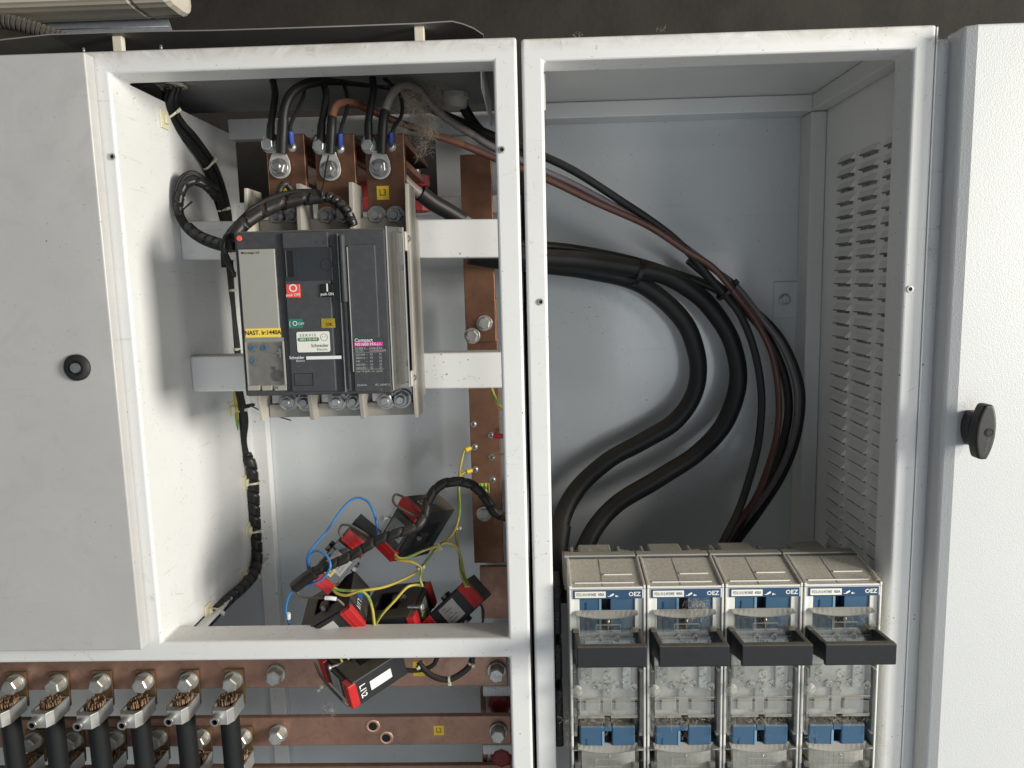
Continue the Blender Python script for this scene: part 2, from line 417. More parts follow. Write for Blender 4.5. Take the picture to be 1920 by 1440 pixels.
def text_mesh(items, size_default=0.005):
    """items: (string, x, y, size, align, bold) in local xy -> verts/faces list MB"""
    mb = MB()
    for it in items:
        s, x, y, size = it[:4]; al = it[4] if len(it) > 4 else 'LEFT'; bold = it[5] if len(it) > 5 else 0.0
        sq = it[6] if len(it) > 6 else 1.0
        cu = bpy.data.curves.new('t', 'FONT'); cu.body = s; cu.size = size; cu.align_x = al; cu.align_y = 'CENTER'
        cu.resolution_u = 2; cu.offset = bold * size
        o = bpy.data.objects.new('t', cu); COL.objects.link(o)
        dg = bpy.context.evaluated_depsgraph_get(); dg.update()
        me = bpy.data.meshes.new_from_object(o.evaluated_get(dg))
        n = len(mb.v)
        for v in me.vertices: mb.v.append(Vector((v.co.x*sq + x, v.co.y + y, 0)))
        for p in me.polygons: mb.face([n+i for i in p.vertices])
        bpy.data.objects.remove(o); bpy.data.curves.remove(cu); bpy.data.meshes.remove(me)
    return mb
def frontM(x, y, z, rot=0):
    """local xy plane -> vertical plane facing the viewer (-y); local x = world x, local y = world z"""
    return Matrix.Translation((x, y, z)) @ Matrix.Rotation(rot, 4, 'Y') @ Matrix(((1,0,0,0),(0,0,-1,0),(0,1,0,0),(0,0,0,1)))
def print_(name, items, m, parent, M):
    mb = text_mesh(items)
    me = bpy.data.meshes.new(name); me.from_pydata([tuple(v) for v in mb.v], [], mb.f); me.materials.append(m)
    o = bpy.data.objects.new(name, me); COL.objects.link(o); o.matrix_basis = M; adopt(o, parent); return o

# bolt meshes (axis = local +z, outward)
def bolt_mesh(name, rh, hh, rw, wh=0.0025, stud=0.0, rs=0.0, m=None, recess=False):
    mb = MB()
    mb.lathe((0,0,0), (0,0,1), [(rw*0.97, 0), (rw, 0.0004), (rw, wh*0.8), (rw*0.96, wh)], 24)
    mb.cyl((0,0,wh), (0,0,1), rh, hh*0.88, 6, smooth=False)
    mb.cyl((0,0,wh+hh*0.88), (0,0,1), rh*0.985, hh*0.12, 6, r2=rh*0.84, smooth=False)
    if stud: mb.lathe((0,0,wh+hh-0.0005), (0,0,1), [(rs, 0), (rs, stud*0.8), (rs*0.8, stud)], 14)
    me = mb.mesh(name); me.materials.append(m); return me
B_NUT = bolt_mesh('hex_nut_with_stud', 0.0112, 0.009, 0.0142, stud=0.007, rs=0.0062, m=ZINC)
B_NUTL = bolt_mesh('lug_nut', 0.0108, 0.0085, 0.0122, stud=0.006, rs=0.0060, m=ZINCD)
B_HEX = bolt_mesh('hex_bolt', 0.0098, 0.0075, 0.0120, m=ZINC)
B_HEXL = bolt_mesh('long_hex_bolt', 0.0118, 0.0150, 0.0142, wh=0.0045, m=ZINCG)
B_HEXS = bolt_mesh('small_hex_bolt', 0.0085, 0.007, 0.0100, m=ZINC)
B_HEXP = bolt_mesh('flat_hex_bolt', 0.0105, 0.0055, 0.0135, wh=0.002, m=ZINCG)
def pan_screw(name, r, h, m):
    mb = MB(); mb.lathe((0,0,0), (0,0,1), [(r*1.25, 0), (r*1.25, h*.25), (r, h*.3), (r*.98, h*.6), (r*.75, h*.9), (r*.3, h)], 16)
    mb.box(-r*.62, r*.62, -r*.13, r*.13, h*.93, h*1.06, 1); mb.box(-r*.13, r*.13, -r*.62, r*.62, h*.94, h*1.07, 1)
    me = mb.mesh(name); me.materials.append(m); me.materials.append(INK); return me
B_PAN = pan_screw('pan_screw', 0.0042, 0.003, ZINC)
B_PAND = pan_screw('dark_pan_screw', 0.0045, 0.003, PITCH)
def facing(p, rot=0.0, tilt=(0,0)):
    """matrix putting local +z towards the viewer (-y)"""
    return Matrix.Translation(p) @ Euler((math.radians(90)+tilt[0], 0, tilt[1])).to_matrix().to_4x4() @ Matrix.Rotation(rot, 4, 'Z')

#==================================================================== SETTING
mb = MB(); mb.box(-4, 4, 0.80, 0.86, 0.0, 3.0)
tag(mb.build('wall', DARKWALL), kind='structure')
mb = MB(); mb.box(-4, 4, -1.4, 0.80, -0.06, 0.0)
tag(mb.build('floor', mat('concrete_floor', (0.24, 0.23, 0.215), 0.8, var=0.2, vscale=3, bump=0.2)), kind='structure')

#==================================================================== LEFT CABINET
LT = 1.8455
cabL = empty('switchgear_cabinet', (-0.5, 0.2, 0.0), 'white steel cabinet holding the circuit breaker, its door removed above copper bars', 'cabinet')
xs = [-1.10, -1.06, -0.548, -0.505, -0.0285, 0.0006]
zs = [0.10, 0.16, 1.0435, 1.0718, 1.8185, LT]
def solidL(i, j):
    if j == 1: return i in (0, 4)
    if j == 3: return i in (0, 2, 4)
    return True
MB().grid(xs, zs, solidL, 0.0, 0.05).build('front_frame', WHITE, cabL, bevel=0.0035, seg=3)
# inner turned-in lips of the opening, a hair inside the frame
MB().box(-0.5064, -0.5049, 0.0060, 0.400, 1.0500, 1.8165).build('side_panel', WHITE, cabL)
MB().box(-0.5075, -0.4780, 0.380, 0.4005, 0.20, 1.700).build('rear_post', WHITE, cabL, bevel=0.002)
MB().box(-0.5047, -0.4900, 0.052, 0.379, 1.0420, 1.0480).build('bottom_side_flange', WHITE, cabL, bevel=0.0015)
MB().box(-1.08, -0.002, 0.4015, 0.4035, 0.12, 1.700).build('back_panel', GLOSS, cabL)
MB().box(-0.5056, -0.002, 0.372, 0.400, 1.8060, 1.8400).build('rear_top_rail', WHITE, cabL, bevel=0.002)
MB().box(-0.4770, -0.002, 0.372, 0.400, 1.6700, 1.7000).build('rear_middle_rail', WHITE, cabL, bevel=0.002)
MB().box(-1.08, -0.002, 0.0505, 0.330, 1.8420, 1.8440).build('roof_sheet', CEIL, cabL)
MB().box(-0.150, -0.03, 0.400, 0.4012, 1.7010, 1.8050).build('rear_infill_panel', WALLP, cabL)
MB().box(-1.10, -1.098, 0.05, 0.40, 0.12, LT-0.01).build('outer_side_panel', WALLP, cabL)
MB().box(-0.0020, -0.0006, 0.0505, 0.40, 0.12, 1.20).build('dividing_panel', WALLP, cabL)
# right inside corner gusset near the ceiling
MB().hexa([(-0.0475,0.056,1.800),(-0.0455,0.056,1.800),(-0.0455,0.30,1.800),(-0.0475,0.30,1.800),(-0.0475,0.056,1.8415),(-0.0455,0.056,1.8415),(-0.0455,0.30,1.8415),(-0.0475,0.30,1.8415)]).build('cable_guide_plate', WHITE, cabL)
# mounting rails carrying the breaker (slightly out of level as in the place)
for a, b, top, bot in (((340,415), (935,410), 1.6504, 1.5946), ((358,668), (942,660), 1.4508, 1.3963)):
    l = U(a[0], a[1], 0.155); r = U(b[0], b[1], 0.155); dz = r.z - l.z; h = top - bot
    x0, x1 = -0.5050, -0.006; z0 = l.z; z1 = l.z + dz * (x1 - x0) / (r.x - l.x)
    MB().hexa([(x0,.155,z0-h),(x1,.155,z1-h),(x1,.195,z1-h),(x0,.195,z0-h),(x0,.155,z0),(x1,.155,z1),(x1,.195,z1),(x0,.195,z0)]).build('mounting_rail', WHITE, cabL, bevel=0.003, seg=3)
# threaded holes in the stiles
def stile_hole(px, py, parent, y=0.0, r=0.0042):
    p = U(px, py, y)
    mb = MB(); mb.lathe(p, (0,-1,0), [(r, 0.0002), (r, 0.0016), (r*0.62, 0.0018), (r*0.58, 0.0002)], 18, caps=False)
    mb.cyl(p + Vector((0,-0.0004,0)), (0,-1,0), r*0.62, 0.0004, 14, mi=1)
    return mb.build('rivet_nut', [ZINCG, PITCH], parent)
stile_hole(211, 294, cabL); stile_hole(941, 281, cabL)
# left compartment door
dy = -0.0215
tr_ = U(160, 104, dy); br_ = U(270, 1219, dy)
dx = -0.5215
door = MB().box(-1.085, dx, dy, -0.0015, br_.z, 1.8385).build('compartment_door', DOORP, cabL, bevel=0.0022, seg=3)
# black quarter-turn lock
p = U(146, 689, dy); mb = MB()
mb.lathe(p, (0,-1,0), [(0.0170, 0.0), (0.0170, 0.003), (0.0135, 0.0060), (0.0098, 0.0062), (0.0094, 0.003)], 32, caps=False)
mb.cyl(p, (0,-1,0), 0.0102, 0.0028, 24)
lk = mb.build('lock_rosette', RUBBER, door)
mb = MB(); mb.cyl(p + Vector((0,-0.0028,0)), (0,-1,0), 0.0066, 0.0045, 20, r2=0.0060); mb.build('lock_insert', ZINC, door)

#==================================================================== RIGHT CABINET
cabR = empty('switchgear_cabinet', (0.255, 0.2, 0.0), 'white steel cabinet with louvred side and fuse switches at its foot', 'cabinet')
xs = [0.0062, 0.0330, 0.4788, 0.5048]; zs = [0.10, 0.16, 1.8160, 1.8430]
MB().grid(xs, zs, lambda i, j: not (i == 1 and j == 1), 0.0, 0.05).build('front_frame', WHITE, cabR, bevel=0.0035, seg=3)
MB().box(0.4790, 0.5045, 0.335, 0.385, 0.12, 1.8155).build('rear_post', WALLP, cabR, bevel=0.002)
MB().box(0.0075, 0.0330, 0.335, 0.385, 0.12, 1.8155).build('rear_post', WALLP, cabR, bevel=0.002)
MB().box(0.0080, 0.5040, 0.335, 0.385, 1.8165, 1.8425).build('rear_top_rail', WALLP, cabR, bevel=0.002)
MB().box(0.4795, 0.5035, 0.0508, 0.3345, 1.8165, 1.8425).build('side_top_rail', WALLP, cabR, bevel=0.002)
MB().box(0.0085, 0.0330, 0.0508, 0.3345, 1.8165, 1.8425).build('side_top_rail', WALLP, cabR, bevel=0.002)
MB().box(0.0085, 0.5030, 0.0508, 0.386, 1.8430, 1.8445).build('roof_sheet', WALLP, cabR)
MB().box(0.0070, 0.5050, 0.3860, 0.3880, 0.12, 1.840).build('back_panel', GLOSS, cabR)
# bracket plate with bolt on the rear
p0 = U(1451, 528, 0.384); p1 = U(1500, 595, 0.384)
br = MB().box(p0.x, p1.x, 0.3825, 0.3855, p1.z, p0.z).build('bracket_plate', GLOSS, cabR, bevel=0.002)
inst('bolt', B_HEXS, cabR, facing(U(1471, 562, 0.382)))
stile_hole(1014, 566, cabR); stile_hole(1706, 542, cabR)
# small upright plate at the left top corner
MB().box(0.0340, 0.0360, 0.055, 0.30, 1.770, 1.8160).build('corner_plate', WALLP, cabR)
# louvred side panel
lp = MB().box(0.5050, 0.5065, 0.0, 0.3850, 0.12, 1.8400).build('louvred_panel', LOUVP, cabR)
def Ux(px, py, x):
    d = RX * ((px - 960) / FPX) + RD * ((py - 720) / FPX) + RF
    return CAMP + d * ((x - CAMP.x) / d.x)
def louvre_mesh(w, h, t):
    mb = MB(); e = 0.012
    # hood: leans inwards (-x) towards its open lower edge
    v = [(0, 0, h), (0, w, h), (-t, e*0.35, 0), (-t, w-e*0.35, 0), (0, 0, 0), (0, w, 0)]
    n = len(mb.v); mb.v += [Vector(q) for q in v]
    mb.face((0,1,3,2)); mb.face((0,2,4)); mb.face((1,5,3))
    mb.box(-t*0.80, -0.0003, e*0.45, w-e*0.45, -0.0010, 0.0002, 1)  # dark strip stands in for shade inside the open slot
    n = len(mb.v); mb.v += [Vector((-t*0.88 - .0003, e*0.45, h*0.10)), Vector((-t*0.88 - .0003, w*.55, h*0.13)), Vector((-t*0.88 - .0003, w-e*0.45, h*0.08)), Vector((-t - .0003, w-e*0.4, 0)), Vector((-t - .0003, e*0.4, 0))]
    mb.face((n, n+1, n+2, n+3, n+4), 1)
    mb.box(-.0005, -.0002, e*.5, w-e*.5, -.0042, -.0002, 1)  # dark band on the panel, painted as the shaded slot opening
    me = mb.mesh('louvre'); me.materials.append(LOUVP); me.materials.append(SOOTGAP); return me
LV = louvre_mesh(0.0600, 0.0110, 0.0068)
a = Ux(1570, 305, 0.505); z_top = Ux(1620, 285, 0.505).z
zz = 1.7212
nrow = 0
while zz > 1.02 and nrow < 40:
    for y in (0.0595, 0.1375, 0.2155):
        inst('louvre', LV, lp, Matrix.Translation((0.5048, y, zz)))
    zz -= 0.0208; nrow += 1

#==================================================================== NEIGHBOUR CABINET (right)
cabN = empty('switchgear_cabinet', (0.9, 0.2, 0.0), 'neighbouring grey cabinet at the right with closed textured door and black handle', 'cabinet')
MB().box(0.5085, 1.5, 0.005, 0.40, 0.10, 1.8280).build('body', WHITE, cabN, bevel=0.003)
DY = -0.030
mb = MB()
prof = [(0.5225, 0.0110), (0.5225, -0.0215), (0.5238, -0.0245), (0.5370, DY), (1.30, DY), (1.30, 0.0110)]
mb.prism(prof, 0.14, 1.8330)
dN = mb.build('cabinet_door', TEXP, cabN, bevel=0.003, seg=3)
# swing handle : base + eye-shaped grip
hc = U(1850, 811, DY - 0.036)
mb = MB()
def eye(hw, hh, n=9, sh=0.0):
    pts = []
    for i in range(n+1):
        u = 1 - 2*i/n; pts.append((hw * (0.42 + 0.58*(1 - abs(u)**2.1)), hh*u))
    for i in range(n+1):
        u = -1 + 2*i/n; pts.append((-hw * (0.42 + 0.58*(1 - abs(u)**2.1)), hh*u))
    return pts
hx = hc.x; hz = hc.z
mb.prism(eye(0.0105, 0.0215), 0.0, 0.017, frontM(hx - 0.001, DY, hz))
hb = mb.build('handle_base', RUBBER, dN, bevel=0.0015)
mb = MB(); mb.prism(eye(0.0118, 0.0335), 0.0175, 0.036, frontM(hx, DY, hz, math.radians(4)))
hg = mb.build('door_handle', RUBBER, dN, bevel=0.003, seg=3)
mb = MB(); mb.lathe((hx + 0.003, DY - 0.0358, hz), (0,-1,0), [(0.0052, 0.0), (0.0052, 0.0010), (0.0042, 0.0010), (0.0040, 0.0002)], 20, caps=False)
mb.cyl((hx + 0.003, DY - 0.0358, hz), (0,-1,0), 0.0036, 0.0012, 18)
mb.build('lock_cover', HANDLE, dN)
print_('lettering', [('Schneider', 0, 0, 0.0052, 'CENTER'), ('Electric', 0.004, -0.0042, 0.0030, 'CENTER')], INKG, dN, frontM(hx + 0.0010, DY - 0.0363, hz - 0.016, math.radians(-78)))

#==================================================================== CIRCUIT BREAKER
YF = -0.020
brk = empty('circuit_breaker', (-0.26, 0.15, 1.37), 'dark grey moulded-case circuit breaker bolted to two white rails', 'circuit breaker')
def rect(px0, py0, px1, py1, y, t, name, m, parent, bevel=0.0, rnd=0):
    """plate whose front lies at depth y, covering the pixel box, t thick backwards"""
    a = U(px0, py0, y); b = U(px1, py1, y)
    return MB().box(a.x, b.x, y, y + t, b.z, a.z).build(name, m, parent, bevel=bevel)
# moulded cover
cov = MB()
X0, X1, Z0, Z1 = -0.3575, -0.1670, 1.4125, 1.6205
cov.box(X0, X1, YF + 0.003, 0.060, Z0, Z1)
cover = cov.build('front_cover', SLATE, brk, bevel=0.003, seg=3)
MB().box(X0 + 0.012, X1 + 0.006, 0.0605, 0.100, Z0 + 0.006, Z1 - 0.004).build('case_body', SLATE, brk, bevel=0.002)
# top ledge of case seen above cover
MB().box(X0 + 0.010, X1 + 0.010, 0.030, 0.070, Z1 - 0.002, Z1 + 0.0035).build('top_ledge', SLATE, brk, bevel=0.001)
# beige base and phase barriers
MB().box(-0.3660, -0.1500, 0.100, 0.1545, 1.3850, 1.6440).build('base', BEIGED, brk, bevel=0.002)
bx = [-0.3690, -0.2975, -0.2265, -0.1515]
for k, x in enumerate(bx):
    w = 0.0065 if k in (1, 2) else 0.005
    mb = MB()
    top = 1.688 if k in (1, 2) else 1.684
    mb.prism([(0.058, 1.3950), (0.066, 1.3655), (0.120, 1.3655), (0.120, top), (0.066, top), (0.060, 1.64)], -w/2, w/2, Matrix(((0,0,1,x),(1,0,0,0),(0,1,0,0),(0,0,0,1))))
    mb.build('phase_barrier', BEIGE if k in (0, 3) else BEIGED, brk, bevel=0.001)
MB().box(-0.3655, -0.1550, 0.088, 0.100, 1.3660, 1.3850).build('terminal_skirt', BEIGED, brk, bevel=0.001)
for k in range(3):
    x = (bx[k] + bx[k+1]) / 2
    MB().box(x - 0.029, x + 0.029, 0.092, 0.0995, 1.3852, 1.4120).build('terminal_pad', ZINC, brk, bevel=0.0008)
for px, py in ((537,755),(570,755),(630,754),(662,753),(722,752),(751,750)):
    inst('nut', B_NUT, brk, facing(U(px, py, 0.077) + Vector((0, 0.012, 0)), random.random()*2))
# clear chamfered side guard on the right
mb = MB()
mb.prism([(X1 + 0.0006, YF + 0.004), (-0.1500, 0.012), (-0.1508, 0.0128), (X1 + 0.0006, YF + 0.0052)], Z0 + 0.004, Z1 + 0.002)
mb.build('clear_side_guard', CLEAR2, brk)
for xq, yq in ((X1 + 0.0008, YF + 0.0036), (-0.1500, 0.0118)): MB().box(xq - 0.0006, xq + 0.0006, yq - 0.0008, yq + 0.0004, Z0 + 0.004, Z1 + 0.002).build('guard_edge', PAPERG, brk)
MB().box(-0.1650, -0.1560, 0.010, 0.098, Z0 + 0.008, Z1 - 0.003).build('side_wall', DKBLUE, brk, bevel=0.002)
for z in (1.5720, 1.4455):
    MB().cyl((-0.1556, 0.034, z), (1, 0, 0), 0.0042, 0.002, 16).build('screw', PITCH, brk)
for z0, z1, pz in ((1.594, 1.620, 1.611), (1.412, 1.434, 1.423)):
    mb = MB(); mb.box(-0.1555, -0.1515, 0.045, 0.085, z0, z1); mb.build('corner_foot', BEIGE, brk, bevel=0.002)
    inst('screw', B_PAN, brk, Matrix.Translation((-0.1516, 0.060, pz)) @ Matrix.Rotation(math.radians(90), 4, 'Y'))
MB().box(-0.1545, -0.1520, 0.078, 0.1000, 1.40, 1.632).build('side_plate', BEIGE, brk, bevel=0.001)
# orange reset button
p = U(449, 447, YF + 0.003); mb = MB(); mb.cyl(p, (0,-1,0), 0.0034, 0.002, 18); mb.build('reset_button', ORANGE, brk, bevel=0.0005)
print_('lettering', [('reset', 0, 0, 0.0052)], INKG, brk, frontM(p.x + 0.0075, YF + 0.0026, p.z))
# trip unit
rect(446, 468, 525, 634, YF - 0.001, 0.004, 'trip_unit_panel', TRIPG, brk, 0.0008)
p = U(452, 474.5, YF - 0.0014); print_('lettering', [('Micrologic 2.0', 0, 0, 0.0040, 'LEFT', 0.012)], INK, brk, frontM(p.x, p.y, p.z))
tl = rect(458, 634.5, 537.5, 728, YF + 0.0010, 0.002, 'trip_unit_lower_panel', TRIPD, brk, 0.0005)
for dxp, dyp in ((473,652),(496,652),(475,677)):
    c = U(dxp, dyp, YF + 0.0010); mb = MB(); mb.cyl(c, (0,-1,0), 0.0036, 0.0011, 18)
    for q in range(11):
        if q in (8,): continue
        a = math.radians(90 + 30*q)
        mb.box(0.0044, 0.0062, -0.0003, 0.0003, 0, 0.0003, 1, Matrix.Translation(c) @ Matrix.Rotation(math.radians(90), 4, 'X') @ Matrix.Rotation(a, 4, 'Z'))
    mb.box(-0.0028, 0.0028, -0.0005, 0.0005, 0.0011, 0.0013, 2, Matrix.Translation(c) @ Matrix.Rotation(math.radians(90), 4, 'X') @ Matrix.Rotation(0.9 if dxp != 496 else 1.57, 4, 'Z'))
    mb.build('setting_dial', [BLUEDIAL, INKG, NAVY], brk)
c = U(521, 704, YF + 0.0010); mb = MB(); mb.cyl(c, (0,-1,0), 0.0074, 0.0015, 10, smooth=False); mb.cyl(c + Vector((-0.004,0,0.0095)), (0,-1,0), 0.0026, 0.0012, 14)
mb.build('test_socket', SLATE, brk)
c = U(526, 651, YF + 0.0010); mb = MB(); mb.cyl(c, (0,-1,0), 0.0022, 0.0008, 12); mb.build('test_button', INKG, brk)
c = U(525, 662, YF - 0.0018)
mb = MB(); mb.box(c.x-0.0045, c.x+0.0045, c.y, c.y+0.0006, c.z-0.0007, c.z+0.0007); mb.box(c.x-0.0007, c.x+0.0007, c.y, c.y+0.0005, c.z-0.0055, c.z+0.0055)
mb.build('cover_catch', PAPERG, brk)
a = U(459, 642, YF - 0.003); b = U(536, 721, YF - 0.003)
MB().box(a.x, b.x, YF - 0.0030, YF - 0.0022, b.z, a.z).build('clear_cover', WINDOWP, brk, bevel=0.0004)
for s_, e_ in ((a.x, a.x + 0.0012), (b.x - 0.0012, b.x)): MB().box(s_, e_, YF - 0.0034, YF + 0.001, b.z, a.z).build('cover_edge', TRIPG, brk)
for q0, q1 in ((464, 487), (491, 510), (514, 537)): rect(q0, 723, q1, 732, YF - 0.0010, 0.003, 'cover_foot', BEIGED, brk, 0.0004)
p = U(519, 727.5, YF - 0.0014); print_('lettering', [('H', 0, 0, 0.0052, 'CENTER', 0.01)], INK, brk, frontM(p.x, p.y, p.z))
p0 = U(459.5, 616.5, YF - 0.0016); p1 = U(527, 631.5, YF - 0.0016)
lab = MB().box(p0.x, p1.x, YF - 0.0016, YF - 0.0011, p1.z, p0.z).build('setting_label', YELLOWL, brk)
print_('lettering', [('NAST. Ir:1440A', 0, 0, 0.0079, 'CENTER', 0.018, 0.90)], INK, lab, frontM((p0.x+p1.x)/2, YF - 0.0019, (p0.z+p1.z)/2))
# centre module
cm = rect(528, 437, 631, 733, YF - 0.002, 0.006, 'centre_module', SLATE2, brk, 0.0012)
rect(530.5, 465, 624.5, 525.5, YF - 0.0028, 0.002, 'charging_handle', DKBLUE, brk, 0.0008)
rect(538, 470, 561, 519, YF - 0.0032, 0.001, 'handle_recess', PITCH, brk)
rect(548, 470, 561, 519, YF - 0.0036, 0.001, 'recess_slope', DKBLUE, brk)
rect(533.5, 470, 538, 519, YF - 0.0046, 0.003, 'grip_bar', SLATE, brk, 0.0006)
c = U(612, 496, YF - 0.0028); MB().lathe(c, (0,-1,0), [(0.0074, 0), (0.0074, 0.0003), (0.0070, 0.0003), (0.0070, 0)], 28, caps=False).build('round_mark', PITCH, brk)
for q in (593, 607):
    c = U(q, 454, YF - 0.002); MB().cyl(c, (0,-1,0), 0.0008, 0.0003, 10).build('pin_hole', PITCH, brk)
rb = rect(535.5, 533, 563, 558, YF - 0.0042, 0.003, 'push_off_button', REDB, brk, 0.0008)
kb = rect(600.5, 532.5, 626, 556.5, YF - 0.0042, 0.003, 'push_on_button', PITCH, brk, 0.0008)
p = U(549.5, 541, YF - 0.0046); print_('lettering', [('O', 0, 0, 0.0140, 'CENTER', 0.012)], INKW, rb, frontM(p.x, p.y, p.z))
p = U(549.5, 553, YF - 0.0046); print_('lettering', [('push OFF', 0, 0, 0.0048, 'CENTER', 0.012, 0.93)], INKW, rb, frontM(p.x, p.y, p.z))
p = U(613.5, 540, YF - 0.0046); print_('lettering', [('I', 0, 0, 0.0135, 'CENTER', 0.02)], INKW, kb, frontM(p.x, p.y, p.z))
p = U(613.5, 551.5, YF - 0.0046); print_('lettering', [('push ON', 0, 0, 0.0048, 'CENTER', 0.012, 0.93)], INKW, kb, frontM(p.x, p.y, p.z))
gw = rect(541, 598.5, 567.5, 615, YF - 0.0026, 0.001, 'state_window', GREEN, brk)
p = U(553, 607, YF - 0.0030); print_('lettering', [('O', 0, 0, 0.0085, 'CENTER', 0.008), ('OFF', 0.0078, -0.0004, 0.0045, 'CENTER'), ('{', -0.0065, 0, 0.0075, 'CENTER')], INKW, gw, frontM(p.x, p.y, p.z))
ow = rect(602, 597.5, 628.5, 614.5, YF - 0.0026, 0.001, 'charge_window', OCHRE, brk)
p = U(618, 608.5, YF - 0.0030); print_('lettering', [('OK', 0, 0, 0.0058, 'CENTER', 0.004)], INK, ow, frontM(p.x, p.y, p.z))
# service sticker
a = U(555.5, 622.5, YF - 0.0026); b = U(619.5, 659.5, YF - 0.0026)
mb = MB()
w_, h_ = (b.x - a.x)/2, (a.z - b.z)/2; r_ = 0.0022
poly = []
for cx_, cz_, s_ in ((w_-r_, h_-r_, 0), (-w_+r_, h_-r_, 90), (-w_+r_, -h_+r_, 180), (w_-r_, -h_+r_, 270)):
    for q in range(5):
        t = math.radians(s_ + 22.5*q); poly.append((cx_ + r_*math.cos(t), cz_ + r_*math.sin(t)))
st = mb.prism(poly, 0, 0.0005, frontM((a.x+b.x)/2, YF - 0.0021, (a.z+b.z)/2)).build('service_sticker', PAPER, brk)
SM = frontM((a.x+b.x)/2, YF - 0.00275, (a.z+b.z)/2)
print_('lettering', [('S E R V I S', -0.0065, 0.0083, 0.0048, 'CENTER', 0.006), ('Schneider', 0.0080, -0.0048, 0.0062, 'CENTER', 0.012, .9), ('Electric', 0.0110, -0.0098, 0.0046, 'CENTER')], INKGR, st, SM)
pill = [(-0.0172 + 0.0024*math.cos(math.radians(90+18*q)), 0.0032 + 0.0024*math.sin(math.radians(90+18*q))) for q in range(11)] + [(0.0052 + 0.0024*math.cos(math.radians(-90+18*q)), 0.0032 + 0.0024*math.sin(math.radians(-90+18*q))) for q in range(11)]
pl = MB().prism(pill, 0, 0.0001, SM).build('number_band', mat('sticker_green', (0.06, 0.20, 0.07), 0.5), st)
print_('digits', [('0850 123 455', -0.006, 0.0032, 0.0040, 'CENTER', 0.010)], INKW, st, frontM((a.x+b.x)/2, YF - 0.0029, (a.z+b.z)/2))
mb = MB(); mb.lathe(SM @ Vector((0.0140, 0.0055, 0)), (0,-1,0), [(0.0046, 0), (0.0046, 0.0001), (0.0042, 0.0001), (0.0042, 0)], 24, caps=False)
mb.cyl(SM @ Vector((0.0125, 0.0060, 0)), (0,-1,0), 0.0005, 0.0001, 8); mb.cyl(SM @ Vector((0.0150, 0.0062, 0)), (0,-1,0), 0.0005, 0.0001, 8)
mb.build('round_emblem', INKG, st)
# maker strip
p = U(542.5, 671, YF - 0.0026); print_('lettering', [('Schneider', 0, 0, 0.0054, 'LEFT', 0.014, .88), ('Electric', 0.0085, -0.0042, 0.0036)], INKW, brk, frontM(p.x, p.y, p.z))
rect(574, 668.3, 640, 672.8, YF - 0.0026, 0.0008, 'white_bar', INKW, brk)
a = U(551, 700.5, YF - 0.0024); b = U(588, 722.5, YF - 0.0024); mb = MB(); t_ = 0.0006
mb.box(a.x, b.x, a.y, a.y+.001, a.z-t_, a.z); mb.box(a.x, a.x+t_, a.y, a.y+.0009, b.z, a.z); mb.box(b.x-t_, b.x, a.y, a.y+.0009, b.z, a.z); mb.box(a.x, b.x, a.y, a.y+.001, b.z, b.z+t_)
mb.build('knockout_outline', PITCH, brk)
# lever slot and lever
rect(632, 438, 659, 733, YF - 0.0005, 0.004, 'lever_channel', SLATE, brk, 0.0006)
rect(640.5, 566, 654.5, 729, YF - 0.0012, 0.002, 'lever_slot', PITCH, brk)
rect(634.5, 440, 650, 567, YF - 0.0100, 0.010, 'lever', SLATE2, brk, 0.0020)
mb = MB(); q0 = U(631.5, 438, YF - 0.0030); q1 = U(644, 735, YF - 0.0030)
mb.box(q0.x - 0.0002, q0.x + 0.0008, YF - 0.0032, YF, q1.z, q0.z); mb.build('chrome_edge', ZINC, brk)
mb = MB(); q0 = U(650, 463, YF - 0.0026); q1 = U(663, 697, YF - 0.0026)
mb.box(q0.x, q0.x + 0.0006, YF - 0.0030, YF, q1.z, q0.z); mb.build('plate_edge', PAPERG, brk)
# right hand plate with rating table
rp = rect(651, 460, 716, 733, YF - 0.0015, 0.005, 'right_plate', SLATE2, brk, 0.0008)
tb = rect(661.5, 634, 720.5, 728, YF - 0.0019, 0.001, 'rating_table', SLATE, brk, 0.0)
TY = YF - 0.0022
o0 = U(664.5, 638, TY); dxm = U(720.5, 638, TY).x - o0.x
def tz(py): return U(690, py, TY).z - o0.z
TM = frontM(o0.x, TY, o0.z)
print_('lettering', [('Compact', 0, tz(637.8), 0.0062, 'LEFT', 0.014)], INKW, tb, TM)
ma = U(664.2, 642.2, TY); mb_ = U(718, 648.3, TY)
mg = MB().box(ma.x, mb_.x, TY - 0.0001, TY + 0.0004, mb_.z, ma.z).build('magenta_band', MAGENTA, tb)
print_('lettering', [('NS1600 H', 0.0003, tz(645.3), 0.0054, 'LEFT', 0.012), ('-X-|./-', 0.0220, tz(645.3), 0.0050, 'LEFT', 0.012)], INKW, mg, Matrix.Translation((0,-0.0003,0)) @ TM)
rows = [('Ui 800 V', 652.5, 'Uimp 8 kV', ''), ('Ue (V)', 657.5, 'Icu(kA)', 'Ics(kA)'), ('220/240 ~', 664.7, '70', '35'), ('380/415 ~', 671.1, '70', '35'), ('440       ~', 677.4, '65', '32'), ('500/525 ~', 683.7, '50', '25'), ('660/690 ~', 689.8, '42', '21'), ('Icw 19.2kA / 1s  cat B', 696.2, '', ''), ('50/60Hz', 722, 'IEC 60947-2', '')]
it = []
for t0, py, t1, t2 in rows:
    it.append((t0, 0.0004, tz(py), 0.0037, 'LEFT', 0.004))
    if t1: it.append((t1, 0.0185 if len(t1) < 11 else 0.0235, tz(py), 0.0037, 'LEFT', 0.004))
    if t2: it.append((t2, 0.0290 if len(t2) > 3 else 0.0300, tz(py), 0.0037, 'LEFT', 0.004))
print_('lettering', it, INKP, tb, TM)
